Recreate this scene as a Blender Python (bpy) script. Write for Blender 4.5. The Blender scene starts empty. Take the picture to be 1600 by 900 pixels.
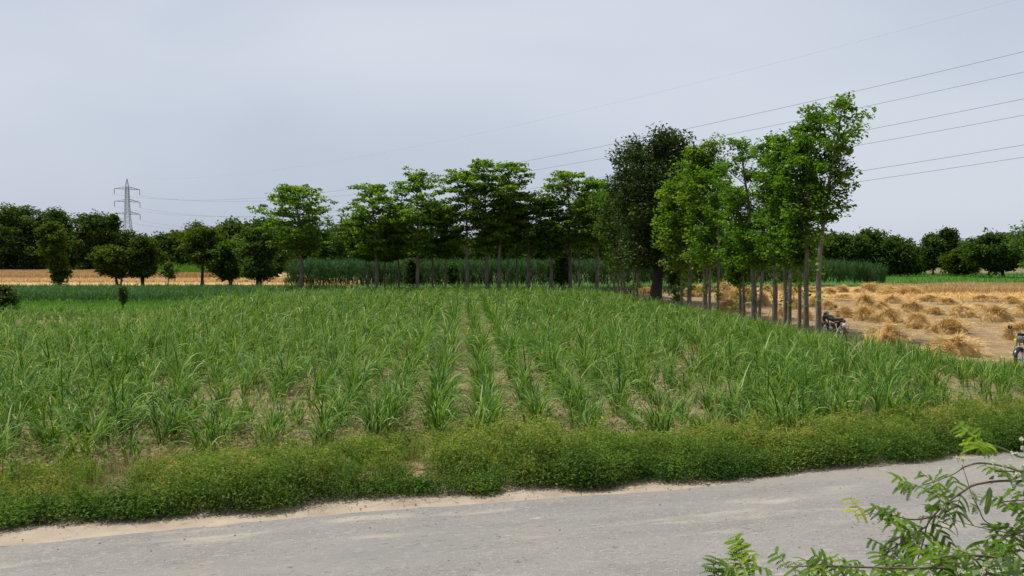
import bpy, math, random
import numpy as np

# ------------------------------------------------------------------ camera, light, exposure
scene = bpy.context.scene
COL = scene.collection
R = math.radians
F = 1331.0                      # focal length in photo pixels (1600 wide)
CAMZ = 3.0
PITCH = math.atan(45 / F)       # horizon 45 px above the middle

cam_d = bpy.data.cameras.new('camera')
cam_d.sensor_width = 36.0
cam_d.lens = 36.0 * F / 1600
cam_d.clip_start = 0.05
cam_d.clip_end = 6000
cam = bpy.data.objects.new('camera', cam_d)
COL.objects.link(cam)
cam.location = (0, 0, CAMZ)
cam.rotation_euler = (R(90) - PITCH, 0, 0)
scene.camera = cam

SUN_EL, SUN_AZ = R(66), R(-66)          # azimuth from +Y (view direction), clockwise: sun to the left, a little beyond
sun_d = bpy.data.lights.new('sun', 'SUN')
sun_d.energy = 4.9
sun_d.angle = R(0.6)
sun_d.color = (1.0, 0.95, 0.86)
sun = bpy.data.objects.new('sun', sun_d)
COL.objects.link(sun)
sun.location = (-30, 20, 60)
sun.rotation_euler = (R(90) - SUN_EL, 0, -SUN_AZ + R(180))

world = bpy.data.worlds.new('World')
scene.world = world
world.use_nodes = True
wt = world.node_tree
for n in list(wt.nodes): wt.nodes.remove(n)
def wn(t): return wt.nodes.new(t)
w_out = wn('ShaderNodeOutputWorld')
sky = wn('ShaderNodeTexSky'); sky.sky_type = 'NISHITA'; sky.sun_disc = False
sky.sun_elevation = SUN_EL; sky.sun_rotation = SUN_AZ
sky.dust_density = 3.0; sky.air_density = 1.0; sky.ozone_density = 1.5
bg1 = wn('ShaderNodeBackground'); bg1.inputs['Strength'].default_value = 0.09
wt.links.new(sky.outputs[0], bg1.inputs[0])
tc = wn('ShaderNodeTexCoord')
mp = wn('ShaderNodeMapping'); mp.inputs['Scale'].default_value = (1.0, 0.7, 2.0); mp.inputs['Rotation'].default_value = (0, R(-20), 0)
wt.links.new(tc.outputs['Generated'], mp.inputs[0])
nz = wn('ShaderNodeTexNoise'); nz.inputs['Scale'].default_value = 1.35; nz.inputs['Detail'].default_value = 4; nz.inputs['Roughness'].default_value = 0.45
nz.inputs['Distortion'].default_value = 0.4
wt.links.new(mp.outputs[0], nz.inputs['Vector'])
cr = wn('ShaderNodeValToRGB')                      # thin veil of high cloud
cr.color_ramp.elements[0].position = 0.30; cr.color_ramp.elements[0].color = (0.41, 0.48, 0.63, 1)
cr.color_ramp.elements[1].position = 0.68; cr.color_ramp.elements[1].color = (0.71, 0.76, 0.85, 1)
wt.links.new(nz.outputs[0], cr.inputs[0])
vd = wn('ShaderNodeVectorMath'); vd.operation = 'DOT_PRODUCT'
vd.inputs[1].default_value = (math.sin(SUN_AZ) * math.cos(SUN_EL), math.cos(SUN_AZ) * math.cos(SUN_EL), math.sin(SUN_EL))
wt.links.new(tc.outputs['Generated'], vd.inputs[0])
gl = wn('ShaderNodeMapRange'); gl.inputs['From Min'].default_value = 0.15; gl.inputs['From Max'].default_value = 1.0
gl.inputs['To Min'].default_value = 0.0; gl.inputs['To Max'].default_value = 0.75
wt.links.new(vd.outputs['Value'], gl.inputs['Value'])
hz = wn('ShaderNodeMix'); hz.data_type = 'RGBA'; hz.inputs['B'].default_value = (0.80, 0.835, 0.90, 1)
wt.links.new(gl.outputs[0], hz.inputs['Factor']); wt.links.new(cr.outputs[0], hz.inputs['A'])
bg2 = wn('ShaderNodeBackground'); bg2.inputs['Strength'].default_value = 1.0
wt.links.new(hz.outputs['Result'], bg2.inputs[0])
wm = wn('ShaderNodeMixShader'); wm.inputs[0].default_value = 0.86
wt.links.new(bg1.outputs[0], wm.inputs[1]); wt.links.new(bg2.outputs[0], wm.inputs[2])
wt.links.new(wm.outputs[0], w_out.inputs[0])

vs = scene.view_settings
vs.view_transform = 'Standard'; vs.look = 'None'; vs.gamma = 1; vs.use_curve_mapping = False
vs.exposure = 0.0
scene.render.engine = 'CYCLES'
scene.cycles.use_denoising = True
scene.cycles.max_bounces = 6
scene.cycles.transparent_max_bounces = 4
scene.cycles.diffuse_bounces = 3
scene.cycles.transmission_bounces = 3

# ------------------------------------------------------------------ helpers
def at(px, py, z=0.0):
    """photo pixel -> point on the plane of height z"""
    u = (px - 800) / F; v = -(py - 450) / F
    c, s = math.cos(PITCH), math.sin(PITCH)
    d = np.array([u, c + v * s, -s + v * c])
    t = (z - CAMZ) / d[2]
    return np.array([d[0] * t, d[1] * t, z])

def at_y(px, py, Y):
    u = (px - 800) / F; v = -(py - 450) / F
    c, s = math.cos(PITCH), math.sin(PITCH)
    d = np.array([u, c + v * s, -s + v * c])
    t = Y / d[1]
    return np.array([d[0] * t, Y, CAMZ + d[2] * t])

def tag(o, label=None, cat=None, group=None, kind=None):
    if label: o['label'] = label
    if cat: o['category'] = cat
    if group: o['group'] = group
    if kind: o['kind'] = kind
    return o

def empty(name, loc=(0, 0, 0), rz=0.0):
    o = bpy.data.objects.new(name, None)
    o.empty_display_size = 0.3
    COL.objects.link(o); o.location = loc; o.rotation_euler = (0, 0, rz)
    return o

def raw_mesh(name, V, Fq, mat, tint=None, smooth=False):
    V = np.asarray(V, dtype=np.float32); Fq = np.asarray(Fq, dtype=np.int32)
    me = bpy.data.meshes.new(name)
    me.vertices.add(len(V)); me.vertices.foreach_set('co', V.ravel())
    m, k = Fq.shape
    me.loops.add(m * k); me.loops.foreach_set('vertex_index', Fq.ravel())
    me.polygons.add(m)
    me.polygons.foreach_set('loop_start', np.arange(0, m * k, k, dtype=np.int32))
    me.polygons.foreach_set('loop_total', np.full(m, k, dtype=np.int32))
    if smooth: me.polygons.foreach_set('use_smooth', np.ones(m, dtype=bool))
    me.materials.append(mat)
    if tint is not None:
        a = me.attributes.new('tint', 'FLOAT', 'FACE')
        a.data.foreach_set('value', np.asarray(tint, dtype=np.float32))
    me.update(calc_edges=True)
    return me

def put(name, me, parent=None, loc=(0, 0, 0), rz=0.0, scale=(1, 1, 1)):
    o = bpy.data.objects.new(name, me)
    COL.objects.link(o)
    o.location = loc; o.rotation_euler = (0, 0, rz); o.scale = scale
    if parent: o.parent = parent
    return o

class MB:
    """collects quad pieces into one mesh"""
    def __init__(s): s.V = []; s.Fs = []; s.T = []; s.n = 0
    def add(s, V, Fq, t=0.5):
        V = np.asarray(V, dtype=float); Fq = np.asarray(Fq, dtype=int)
        if not len(Fq): return s
        s.V.append(V); s.Fs.append(Fq + s.n); s.n += len(V)
        s.T.append(np.broadcast_to(np.asarray(t, dtype=float), (len(Fq),)).copy())
        return s
    def tube(s, P, r, k=7, t=0.5, cap=True):
        P = np.asarray(P, dtype=float); n = len(P)
        r = np.broadcast_to(np.asarray(r, dtype=float), (n,))
        T = np.gradient(P, axis=0); T /= np.linalg.norm(T, axis=1)[:, None] + 1e-9
        ref = np.array([0, 0, 1.0]) if abs(T[0][2]) < 0.9 else np.array([1.0, 0, 0])
        A = np.cross(T, ref); A /= np.linalg.norm(A, axis=1)[:, None] + 1e-9
        B = np.cross(T, A)
        a = np.linspace(0, 2 * math.pi, k, endpoint=False)
        V = P[:, None, :] + r[:, None, None] * (np.cos(a)[None, :, None] * A[:, None, :] + np.sin(a)[None, :, None] * B[:, None, :])
        V = V.reshape(-1, 3)
        i = np.arange(n - 1)[:, None] * k; j = np.arange(k)[None, :]
        Fq = np.stack([i + j, i + (j + 1) % k, i + k + (j + 1) % k, i + k + j], -1).reshape(-1, 4)
        s.add(V, Fq, t)
        if cap:
            for e, idx in ((0, 0), (n - 1, 1)):
                ring = V[e * k:(e + 1) * k]
                c = P[e][None, :]
                VV = np.vstack([ring, c]); ci = k
                FF = [[q, (q + 1) % k, ci, ci] for q in range(k)]
                FF = [[q, (q + 1) % k, (q + 2) % k, ci] for q in range(0, k - 1, 2)] + ([[k - 1, 0, 0, ci]] if k % 2 else [])
                FF = [f for f in FF if len(set(f)) == 4]
                if FF: s.add(VV, FF, t)
        return s
    def box(s, c, size, rot=None, t=0.5, bev=0.0):
        x, y, z = np.array(size) / 2
        if bev <= 0:
            V = np.array([[-x, -y, -z], [x, -y, -z], [x, y, -z], [-x, y, -z], [-x, -y, z], [x, -y, z], [x, y, z], [-x, y, z]])
            Fq = [[0, 3, 2, 1], [4, 5, 6, 7], [0, 1, 5, 4], [1, 2, 6, 5], [2, 3, 7, 6], [3, 0, 4, 7]]
        else:                      # rounded loft along z
            def ring(sx, sy, zz):
                b = min(bev, sx * .9, sy * .9)
                pts = []
                for cx_, cy_, a0 in ((sx - b, sy - b, 0), (-sx + b, sy - b, 90), (-sx + b, -sy + b, 180), (sx - b, -sy + b, 270)):
                    for a in (0, 45, 90):
                        q = R(a0 + a); pts.append((cx_ + b * math.cos(q), cy_ + b * math.sin(q), zz))
                return pts
            rings = [ring(x - bev, y - bev, -z), ring(x, y, -z + bev), ring(x, y, z - bev), ring(x - bev, y - bev, z)]
            V = np.array(sum(rings, [])); k = 12; Fq = []
            for i in range(3):
                for j in range(k): Fq.append([i * k + j, i * k + (j + 1) % k, (i + 1) * k + (j + 1) % k, (i + 1) * k + j])
            for o in (0, 3 * k):
                Fq += [[o, o + 1, o + 2, o + 3], [o, o + 3, o + 4, o + 11], [o + 4, o + 5, o + 10, o + 11], [o + 5, o + 6, o + 9, o + 10], [o + 6, o + 7, o + 8, o + 9]]
        if rot is not None: V = V @ np.asarray(rot).T
        return s.add(V + np.asarray(c), Fq, t)
    def torus(s, c, Rr, r, axis='y', n=28, k=8, sq=1.0, t=0.5):
        a = np.linspace(0, 2 * math.pi, n, endpoint=False)[:, None]; b = np.linspace(0, 2 * math.pi, k, endpoint=False)[None, :]
        rad = Rr + r * np.cos(b); h = r * sq * np.sin(b)
        X = rad * np.cos(a); Z = rad * np.sin(a); Y = h + 0 * a
        V = np.stack([X, Y, Z], -1).reshape(-1, 3)
        i = np.arange(n)[:, None]; j = np.arange(k)[None, :]
        Fq = np.stack([i * k + j, i * k + (j + 1) % k, ((i + 1) % n) * k + (j + 1) % k, ((i + 1) % n) * k + j], -1).reshape(-1, 4)
        return s.add(V + np.asarray(c), Fq, t)
    def lathe(s, c, prof, axis=(1, 0, 0), k=14, t=0.5):
        ax = np.asarray(axis, dtype=float); ax /= np.linalg.norm(ax)
        P = np.asarray(c)[None, :] + np.array([p[0] for p in prof])[:, None] * ax[None, :]
        ref = np.array([0, 0, 1.0]) if abs(ax[2]) < .9 else np.array([1.0, 0, 0])
        A = np.cross(ax, ref); A /= np.linalg.norm(A); B = np.cross(ax, A)
        a = np.linspace(0, 2 * math.pi, k, endpoint=False); n = len(prof)
        r = np.array([p[1] for p in prof])
        V = (P[:, None, :] + r[:, None, None] * (np.cos(a)[None, :, None] * A + np.sin(a)[None, :, None] * B)).reshape(-1, 3)
        i = np.arange(n - 1)[:, None] * k; j = np.arange(k)[None, :]
        Fq = np.stack([i + j, i + (j + 1) % k, i + k + (j + 1) % k, i + k + j], -1).reshape(-1, 4)
        return s.add(V, Fq, t)
    def mesh(s, name, mat, smooth=True):
        return raw_mesh(name, np.concatenate(s.V), np.concatenate(s.Fs), mat, np.concatenate(s.T), smooth)
    def build(s, name, mat, parent=None, smooth=True, loc=(0, 0, 0), rz=0.0):
        return put(name, s.mesh(name, mat, smooth), parent, loc, rz)

def sub(rng, n, lo, hi): return rng.uniform(lo, hi, n)

def blades(rng, base, az, L, W, lean, droop, nseg=5, tipw=0.06, fold=0.0):
    """arching grass blades: returns V, F"""
    n = len(base); S = np.linspace(0, 1, nseg + 1)
    V = np.zeros((n, nseg + 1, 2, 3))
    p = np.array(base, dtype=float); d = np.stack([np.cos(az), np.sin(az)], -1); side = np.stack([-np.sin(az), np.cos(az), 0 * az], -1)
    tw = rng.normal(0, 0.35, n)
    side = side * np.cos(tw)[:, None] + np.stack([0 * az, 0 * az, np.sin(tw)], -1)
    for i, sv in enumerate(S):
        w = W * (0.55 + 0.9 * sv - 1.4 * sv ** 2 + 0.0) if i < nseg else W * tipw
        w = np.maximum(w, W * tipw)
        V[:, i, 0] = p - side * (w / 2)[:, None]
        V[:, i, 1] = p + side * (w / 2)[:, None]
        if i < nseg:
            th = lean + droop * ((sv + 0.5 / nseg) ** 1.6)
            st = L / nseg
            p = p + np.stack([d[:, 0] * np.sin(th) * st, d[:, 1] * np.sin(th) * st, np.cos(th) * st], -1)
    V = V.reshape(-1, 3)
    b = np.arange(n)[:, None] * (nseg + 1) * 2; q = np.arange(nseg)[None, :] * 2
    Fq = np.stack([b + q, b + q + 1, b + q + 3, b + q + 2], -1).reshape(-1, 4)
    return V, Fq

def leaves(rng, P, size, aspect=0.55, upness=0.5, droop=0.0, fold=0.18):
    """diamond leaves, one quad each"""
    n = len(P)
    size = np.broadcast_to(np.asarray(size, dtype=float), (n,))
    az = rng.uniform(0, 2 * math.pi, n); el = rng.normal(-droop, 0.5, n)
    d = np.stack([np.cos(az) * np.cos(el), np.sin(az) * np.cos(el), np.sin(el)], -1)
    nr = rng.normal(0, 1, (n, 3)); nr[:, 2] = np.abs(nr[:, 2]) + upness * 2
    s = np.cross(d, nr); s /= np.linalg.norm(s, axis=1)[:, None] + 1e-9
    up = np.cross(s, d)
    w = size * aspect
    base = P - d * (size * .5)[:, None]; tip = P + d * (size * .5)[:, None]
    mid = P + d * (size * 0.05)[:, None] + up * (size * fold)[:, None]
    V = np.stack([base, mid - s * (w * .5)[:, None], tip, mid + s * (w * .5)[:, None]], 1).reshape(-1, 3)
    Fq = np.arange(n * 4).reshape(-1, 4)
    return V, Fq

# value noise for placement -------------------------------------------------------------------
_nr = np.random.RandomState(5); _lat = _nr.rand(256, 256)
def vnoise(x, y, s=1.0, o=0):
    x = np.asarray(x) / s + 37.3 + o * 17.1; y = np.asarray(y) / s + 91.7 + o * 5.3
    xi = np.floor(x).astype(int); yi = np.floor(y).astype(int); fx = x - xi; fy = y - yi
    fx = fx * fx * (3 - 2 * fx); fy = fy * fy * (3 - 2 * fy)
    g = lambda a, b: _lat[a % 256, b % 256]
    return (g(xi, yi) * (1 - fx) + g(xi + 1, yi) * fx) * (1 - fy) + (g(xi, yi + 1) * (1 - fx) + g(xi + 1, yi + 1) * fx) * fy

# ------------------------------------------------------------------ materials
def mat_nodes(name):
    m = bpy.data.materials.new(name); m.use_nodes = True
    nt = m.node_tree; b = nt.nodes['Principled BSDF']
    return m, nt, b

def ramp(nt, stops):
    r = nt.nodes.new('ShaderNodeValToRGB'); e = r.color_ramp.elements
    while len(e) < len(stops): e.new(0.5)
    for q, (p, c) in zip(e, stops): q.position = p; q.color = (*c, 1)
    return r

def leaf_mat(name, stops, transl=0.35, rough=0.55, tgain=(1.3, 1.4, 0.45), spec=0.07):
    m, nt, b = mat_nodes(name)
    a = nt.nodes.new('ShaderNodeAttribute'); a.attribute_name = 'tint'
    r = ramp(nt, stops); nt.links.new(a.outputs['Fac'], r.inputs[0])
    nt.links.new(r.outputs[0], b.inputs['Base Color'])
    b.inputs['Roughness'].default_value = rough
    b.inputs['Specular IOR Level'].default_value = spec
    t = nt.nodes.new('ShaderNodeBsdfTranslucent')
    mul = nt.nodes.new('ShaderNodeMix'); mul.data_type = 'RGBA'; mul.blend_type = 'MULTIPLY'; mul.inputs['Factor'].default_value = 1
    nt.links.new(r.outputs[0], mul.inputs['A']); mul.inputs['B'].default_value = (*tgain, 1)
    nt.links.new(mul.outputs['Result'], t.inputs[0])
    mx = nt.nodes.new('ShaderNodeMixShader'); mx.inputs[0].default_value = transl
    nt.links.new(b.outputs[0], mx.inputs[1]); nt.links.new(t.outputs[0], mx.inputs[2])
    nt.links.new(mx.outputs[0], nt.nodes['Material Output'].inputs[0])
    return m

def noise_mat(name, stops, scale, detail=6, rough=0.9, bump=0.0, bump_scale=None, stretch=None, rotz=0.0, extra=None):
    """ground-like material: noise ramp in object space, optional second layer of (scale, lo, hi, colour)"""
    m, nt, b = mat_nodes(name)
    tcn = nt.nodes.new('ShaderNodeTexCoord')
    mpn = nt.nodes.new('ShaderNodeMapping'); mpn.vector_type = 'TEXTURE'
    mpn.inputs['Rotation'].default_value = (0, 0, rotz)
    if stretch: mpn.inputs['Scale'].default_value = stretch
    nt.links.new(tcn.outputs['Object'], mpn.inputs[0])
    n1 = nt.nodes.new('ShaderNodeTexNoise'); n1.inputs['Scale'].default_value = scale; n1.inputs['Detail'].default_value = detail
    n1.inputs['Roughness'].default_value = 0.62
    nt.links.new(mpn.outputs[0], n1.inputs['Vector'])
    r = ramp(nt, stops); nt.links.new(n1.outputs[0], r.inputs[0])
    colr = r.outputs[0]
    for (sc, lo, hi, c, str_) in (extra or []):
        mp2 = nt.nodes.new('ShaderNodeMapping'); mp2.vector_type = 'TEXTURE'
        mp2.inputs['Rotation'].default_value = (0, 0, rotz); mp2.inputs['Scale'].default_value = str_
        nt.links.new(tcn.outputs['Object'], mp2.inputs[0])
        n2 = nt.nodes.new('ShaderNodeTexNoise'); n2.inputs['Scale'].default_value = sc; n2.inputs['Detail'].default_value = 5
        nt.links.new(mp2.outputs[0], n2.inputs['Vector'])
        mr = nt.nodes.new('ShaderNodeMapRange'); mr.inputs['From Min'].default_value = lo; mr.inputs['From Max'].default_value = hi
        nt.links.new(n2.outputs[0], mr.inputs['Value'])
        mx = nt.nodes.new('ShaderNodeMix'); mx.data_type = 'RGBA'
        nt.links.new(mr.outputs[0], mx.inputs['Factor']); nt.links.new(colr, mx.inputs['A']); mx.inputs['B'].default_value = (*c, 1)
        colr = mx.outputs['Result']
    nt.links.new(colr, b.inputs['Base Color'])
    b.inputs['Roughness'].default_value = rough; b.inputs['Specular IOR Level'].default_value = 0.2
    if bump:
        n3 = nt.nodes.new('ShaderNodeTexNoise'); n3.inputs['Scale'].default_value = bump_scale or scale * 4; n3.inputs['Detail'].default_value = 6
        nt.links.new(tcn.outputs['Object'], n3.inputs['Vector'])
        bp = nt.nodes.new('ShaderNodeBump'); bp.inputs['Strength'].default_value = bump; bp.inputs['Distance'].default_value = 0.05
        nt.links.new(n3.outputs[0], bp.inputs['Height']); nt.links.new(bp.outputs[0], b.inputs['Normal'])
    return m

def plain(name, c, rough=0.5, metal=0.0, var=0.12, scale=9.0, spec=0.5):
    m, nt, b = mat_nodes(name)
    tcn = nt.nodes.new('ShaderNodeTexCoord')
    n1 = nt.nodes.new('ShaderNodeTexNoise'); n1.inputs['Scale'].default_value = scale; n1.inputs['Detail'].default_value = 5
    nt.links.new(tcn.outputs['Object'], n1.inputs['Vector'])
    r = ramp(nt, [(0.3, tuple(q * (1 - var) for q in c)), (0.7, tuple(min(1, q * (1 + var)) for q in c))])
    nt.links.new(n1.outputs[0], r.inputs[0]); nt.links.new(r.outputs[0], b.inputs['Base Color'])
    b.inputs['Roughness'].default_value = rough; b.inputs['Metallic'].default_value = metal
    b.inputs['Specular IOR Level'].default_value = spec
    return m

M = {}
M['cane'] = leaf_mat('cane_leaf', [(0, (.018, .062, .009)), (.40, (.068, .155, .020)), (.8, (.190, .305, .065)), (.94, (.29, .36, .13)), (1, (.44, .37, .21))], .28, .5, (1.35, 1.4, .4), .10)
M['cane_tall'] = leaf_mat('shaded_tall_cane_leaf', [(0, (.012, .034, .011)), (.6, (.030, .072, .020)), (1, (.070, .125, .038))], .25, .6)  # mature cane green, darkened further to stand in for shade below the trees
M['crop'] = leaf_mat('young_crop_leaf', [(0, (.024, .066, .022)), (.6, (.052, .125, .038)), (1, (.11, .19, .07))], .3, .5)
M['grass'] = leaf_mat('grass_blade', [(0, (.04, .12, .012)), (.6, (.075, .19, .02)), (1, (.13, .24, .04))], .35, .5)
M['weed'] = leaf_mat('weed_leaf', [(0, (.036, .080, .018)), (.4, (.096, .170, .030)), (.75, (.200, .262, .048)), (.9, (.30, .30, .075)), (1, (.32, .20, .09))], .35, .55)
M['weed_dry'] = leaf_mat('dry_weed', [(0, (.10, .065, .04)), (.6, (.20, .14, .08)), (1, (.30, .22, .12))], .2, .8, (1, 1, 1), .1)
M['bright'] = leaf_mat('silk_cotton_leaf', [(0, (.038, .082, .013)), (.5, (.098, .182, .018)), (.85, (.178, .275, .032)), (1, (.24, .31, .04))], .48, .55)
M['mid'] = leaf_mat('row_leaf', [(0, (.032, .078, .013)), (.5, (.080, .165, .016)), (.85, (.150, .260, .028)), (1, (.21, .30, .045))], .48, .55)
M['dark'] = leaf_mat('mango_leaf', [(0, (.012, .026, .010)), (.6, (.040, .072, .018)), (1, (.105, .145, .036))], .25, .6, spec=.1)
M['olive'] = leaf_mat('thorn_tree_leaf', [(0, (.030, .052, .012)), (.6, (.078, .118, .014)), (1, (.14, .18, .024))], .35, .8, spec=.04)
M['far'] = leaf_mat('distant_leaf', [(0, (.016, .036, .013)), (.5, (.044, .088, .016)), (1, (.11, .17, .035))], .3, .8, spec=.04)
M['pale'] = leaf_mat('pale_leaf', [(0, (.05, .10, .02)), (.6, (.10, .18, .035)), (1, (.15, .22, .05))], .35, .5)
M['acacia'] = leaf_mat('acacia_leaflet', [(0, (.030, .078, .007)), (.5, (.090, .180, .012)), (.8, (.20, .30, .022)), (1, (.36, .36, .03))], .38, .5)
M['acacia_grey'] = leaf_mat('greyish_leaf', [(0, (.08, .13, .07)), (1, (.15, .21, .11))], .3, .6)
M['petal'] = leaf_mat('flower_petal', [(0, (.55, .58, .42)), (1, (.80, .82, .66))], .3, .7, (1, 1, 1))
M['pod'] = plain('seed_pod_skin', (.10, .17, .03), .5)
M['straw'] = leaf_mat('straw', [(0, (.30, .18, .06)), (.5, (.58, .39, .14)), (1, (.74, .55, .25))], .15, .6, (1, .9, .7), .3)
M['wheat'] = leaf_mat('ripe_wheat', [(0, (.32, .20, .08)), (.5, (.50, .35, .16)), (1, (.64, .48, .25))], .2, .6, (1, .9, .7), .3)
M['bark_pale'] = noise_mat('pale_bark', [(.3, (.085, .068, .055)), (.5, (.16, .135, .112)), (.7, (.25, .215, .185))], 5, 6, .9, .5, 18, (1, 1, 4.0))
M['bark_dark'] = noise_mat('dark_bark', [(.3, (.025, .02, .016)), (.7, (.075, .06, .045))], 6, 6, .9, .6, 20, (1, 1, 3.0))
M['twig'] = noise_mat('twig_bark', [(.3, (.07, .055, .035)), (.7, (.16, .13, .09))], 30, 4, .85)
M['green_twig'] = noise_mat('green_twig_bark', [(.3, (.10, .14, .05)), (.7, (.17, .2, .09))], 30, 4, .7)
M['steel'] = plain('hazed_galvanised_steel', (.33, .34, .38), .6, .2)  # pylon steel, with distance haze put into its lighter bluish colour
M['insul'] = plain('insulator_porcelain', (.14, .13, .15), .4)
M['wire'] = plain('conductor', (.19, .195, .22), .6, .2)
M['black'] = plain('black_paint', (.014, .014, .016), .3)
M['rubber'] = plain('tyre_rubber', (.022, .021, .02), .85)
M['chrome'] = plain('chrome', (.62, .62, .63), .22, 1.0)
M['alloy'] = plain('engine_alloy', (.30, .30, .31), .45, .8)
M['seat'] = plain('seat_vinyl', (.022, .020, .020), .55)
M['red'] = plain('red_lens', (.28, .02, .02), .25)
M['maroon'] = plain('maroon_panel', (.10, .012, .016), .35)
M['yellow'] = plain('yellow_paint', (.72, .60, .03), .35)
M['white'] = plain('white_plate', (.72, .74, .78), .4)
M['glass'] = plain('lamp_glass', (.16, .17, .18), .15)
M['pebble'] = plain('pebble_stone', (.17, .145, .115), .9, 0, .3)

ROADA = math.atan2(3.3, 12.2)
M['soil'] = noise_mat('field_soil', [(.25, (.12, .078, .042)), (.5, (.225, .155, .09)), (.75, (.33, .245, .155))], 1.3, 9, .95, .9, 7, None, 0,
                      [(9.0, .52, .72, (.36, .28, .18), (1, 1, 1)), (0.25, .5, .75, (.13, .12, .05), (1, 1, 1))])
M['ground'] = noise_mat('open_country', [(.3, (.10, .085, .040)), (.5, (.14, .13, .055)), (.7, (.22, .17, .09))], 0.06, 7, .95, .3, 1.5)
M['strawsoil'] = noise_mat('harvested_soil', [(.25, (.14, .095, .052)), (.5, (.21, .150, .086)), (.75, (.285, .208, .124))], 0.7, 9, .95, .5, 6, None, 0,
                           [(3.0, .50, .72, (.34, .225, .10), (1, 1, 1)), (14., .55, .75, (.12, .085, .055), (1, 1, 1))])
M['stubble'] = noise_mat('golden_stubble', [(.3, (.32, .19, .07)), (.5, (.44, .28, .11)), (.75, (.54, .37, .17))], 0.8, 8, .95, .5, 4)
M['grassground'] = noise_mat('short_grass_ground', [(.3, (.035, .085, .014)), (.55, (.065, .15, .02)), (.8, (.11, .19, .04))], 0.6, 8, .95, .6, 9)
M['sand'] = noise_mat('dusty_sand', [(.25, (.23, .185, .135)), (.5, (.32, .265, .20)), (.8, (.41, .345, .265))], 1.6, 8, .95, .4, 30, None, 0,
                      [(6.0, .58, .75, (.22, .16, .10), (1, 1, 1))])
M['asphalt'] = noise_mat('worn_asphalt', [(.25, (.165, .157, .145)), (.5, (.215, .205, .19)), (.75, (.265, .252, .232))], 1.1, 12, .95, .45, 70, (2.6, 1, 1), ROADA,
                         [(2.2, .58, .72, (.38, .335, .27), (4.5, 1, 1)), (30.0, .58, .74, (.34, .325, .30), (1, 1, 1)), (38.0, .62, .76, (.085, .078, .070), (1, 1, 1)), (0.55, .48, .68, (.25, .228, .20), (5, 1, 1)),
                          (0.9, .52, .75, (.185, .188, .182), (3, 1, 1)), (14.0, .56, .72, (.27, .25, .225), (1.6, 1, 1)), (22.0, .60, .74, (.13, .125, .118), (2, 1, 1)), (7.0, .68, .76, (.36, .325, .27), (3.0, 1, 1))])

# ------------------------------------------------------------------ the setting: ground, fields, road
def sheet(name, poly, z, mat, label, cat, jitter=0.0, seed=1, kind='structure'):
    rng = np.random.RandomState(seed)
    P = [np.array([p[0], p[1]], float) for p in poly]
    pts = []
    for i in range(len(P)):
        a, b = P[i], P[(i + 1) % len(P)]
        n = max(1, int(np.linalg.norm(b - a) / 0.25)) if jitter else 1
        n = min(n, 500)
        for k in range(n):
            q = a + (b - a) * k / n
            if jitter and k: q = q + rng.normal(0, jitter, 2) + (vnoise(q[0], q[1], .9, seed) - .5) * jitter * 5
            pts.append((q[0], q[1], z))
    me = bpy.data.meshes.new(name); me.from_pydata(pts, [], [list(range(len(pts)))]); me.materials.append(mat); me.update()
    if me.polygons[0].normal.z < 0: me.flip_normals()
    o = put(name, me); tag(o, label, cat, None, kind)
    return o

sheet('ground', [(-3000, -300), (3000, -300), (3000, 4000), (-3000, 4000)], -0.03, M['ground'], 'dull green brown open farmland reaching the horizon', 'ground')

def row_x(Y): return 14.3 - 0.088 * Y          # line of trees along the right edge of the cane field
def edge_x(Y): return row_x(Y) - 0.75
sheet('cane_field_soil', [(-60, 8), (edge_x(9.5) + 6, 11), (row_x(14) + 3, 14), (row_x(18) - .2, 18), (row_x(72) - .2, 72), (-24, 75), (-75, 74)], -0.015, M['soil'], 'brown cloddy soil between the sugarcane rows', 'field')
sheet('harvested_ground', [(row_x(17) + .2, 17), (60, 12), (110, 60), (110, 72), (42, 94), (4, 90), (row_x(68), 68)], -0.010, M['strawsoil'], 'bare pale brown earth of the harvested wheat field', 'field', .05)
sheet('wheat_stubble', [(row_x(60) + 9, 62), (90, 58), (100, 90), (44, 93), (20, 86)], -0.005, M['stubble'], 'golden stubble around the standing wheat', 'field', .2, 7)
sheet('meadow', [(30, 93), (200, 84), (260, 178), (60, 178)], -0.008, M['grassground'], 'flat green grass beyond the ripe wheat', 'field', .2, 4)
sheet('stubble_field', [(-170, 98), (-18, 98), (-20, 118), (-50, 186), (-200, 186)], -0.009, M['stubble'], 'golden stubble field behind the green crop', 'field', .2, 3)
sheet('grass_ground', [(-54, 44), (-21, 44), (-19, 53), (-17, 68), (-13, 76), (-56, 76)], -0.008, M['grassground'], 'bright green grassy ground beside the cane', 'field', .1, 5)

rd = np.array([math.cos(ROADA), math.sin(ROADA)]); rn = np.array([-rd[1], rd[0]])
edge_px = [(0, 855), (264, 830), (550, 803), (800, 785), (1050, 768), (1187, 752), (1273, 740), (1462, 722)]
edge = [at(x, y)[:2] for x, y in edge_px]
edge = [edge[0] - rd * 60] + edge + [edge[-1] + (edge[-1] - edge[-3]) / np.linalg.norm(edge[-1] - edge[-3]) * 50]
near = [e - rn * 6.2 for e in edge]
sand_far = [e + rn * 1.2 for e in edge]; sand_near = [e - rn * 7.2 for e in edge]
sheet('sandy_shoulder', sand_near + sand_far[::-1], 0.000, M['sand'], 'strip of pale dusty sand along the road edge', 'road shoulder')
sheet('road', near + edge[::-1], 0.012, M['asphalt'], 'worn grey asphalt country road with dusty pale patches', 'road', 0.022, 11)
sheet('bank', [near[0] - rn * 1, near[-1] - rn * 1, near[-1] - rn * 30, near[0] - rn * 30], -0.005, M['sand'], 'dusty ground on the near side of the road', 'ground')

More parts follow.
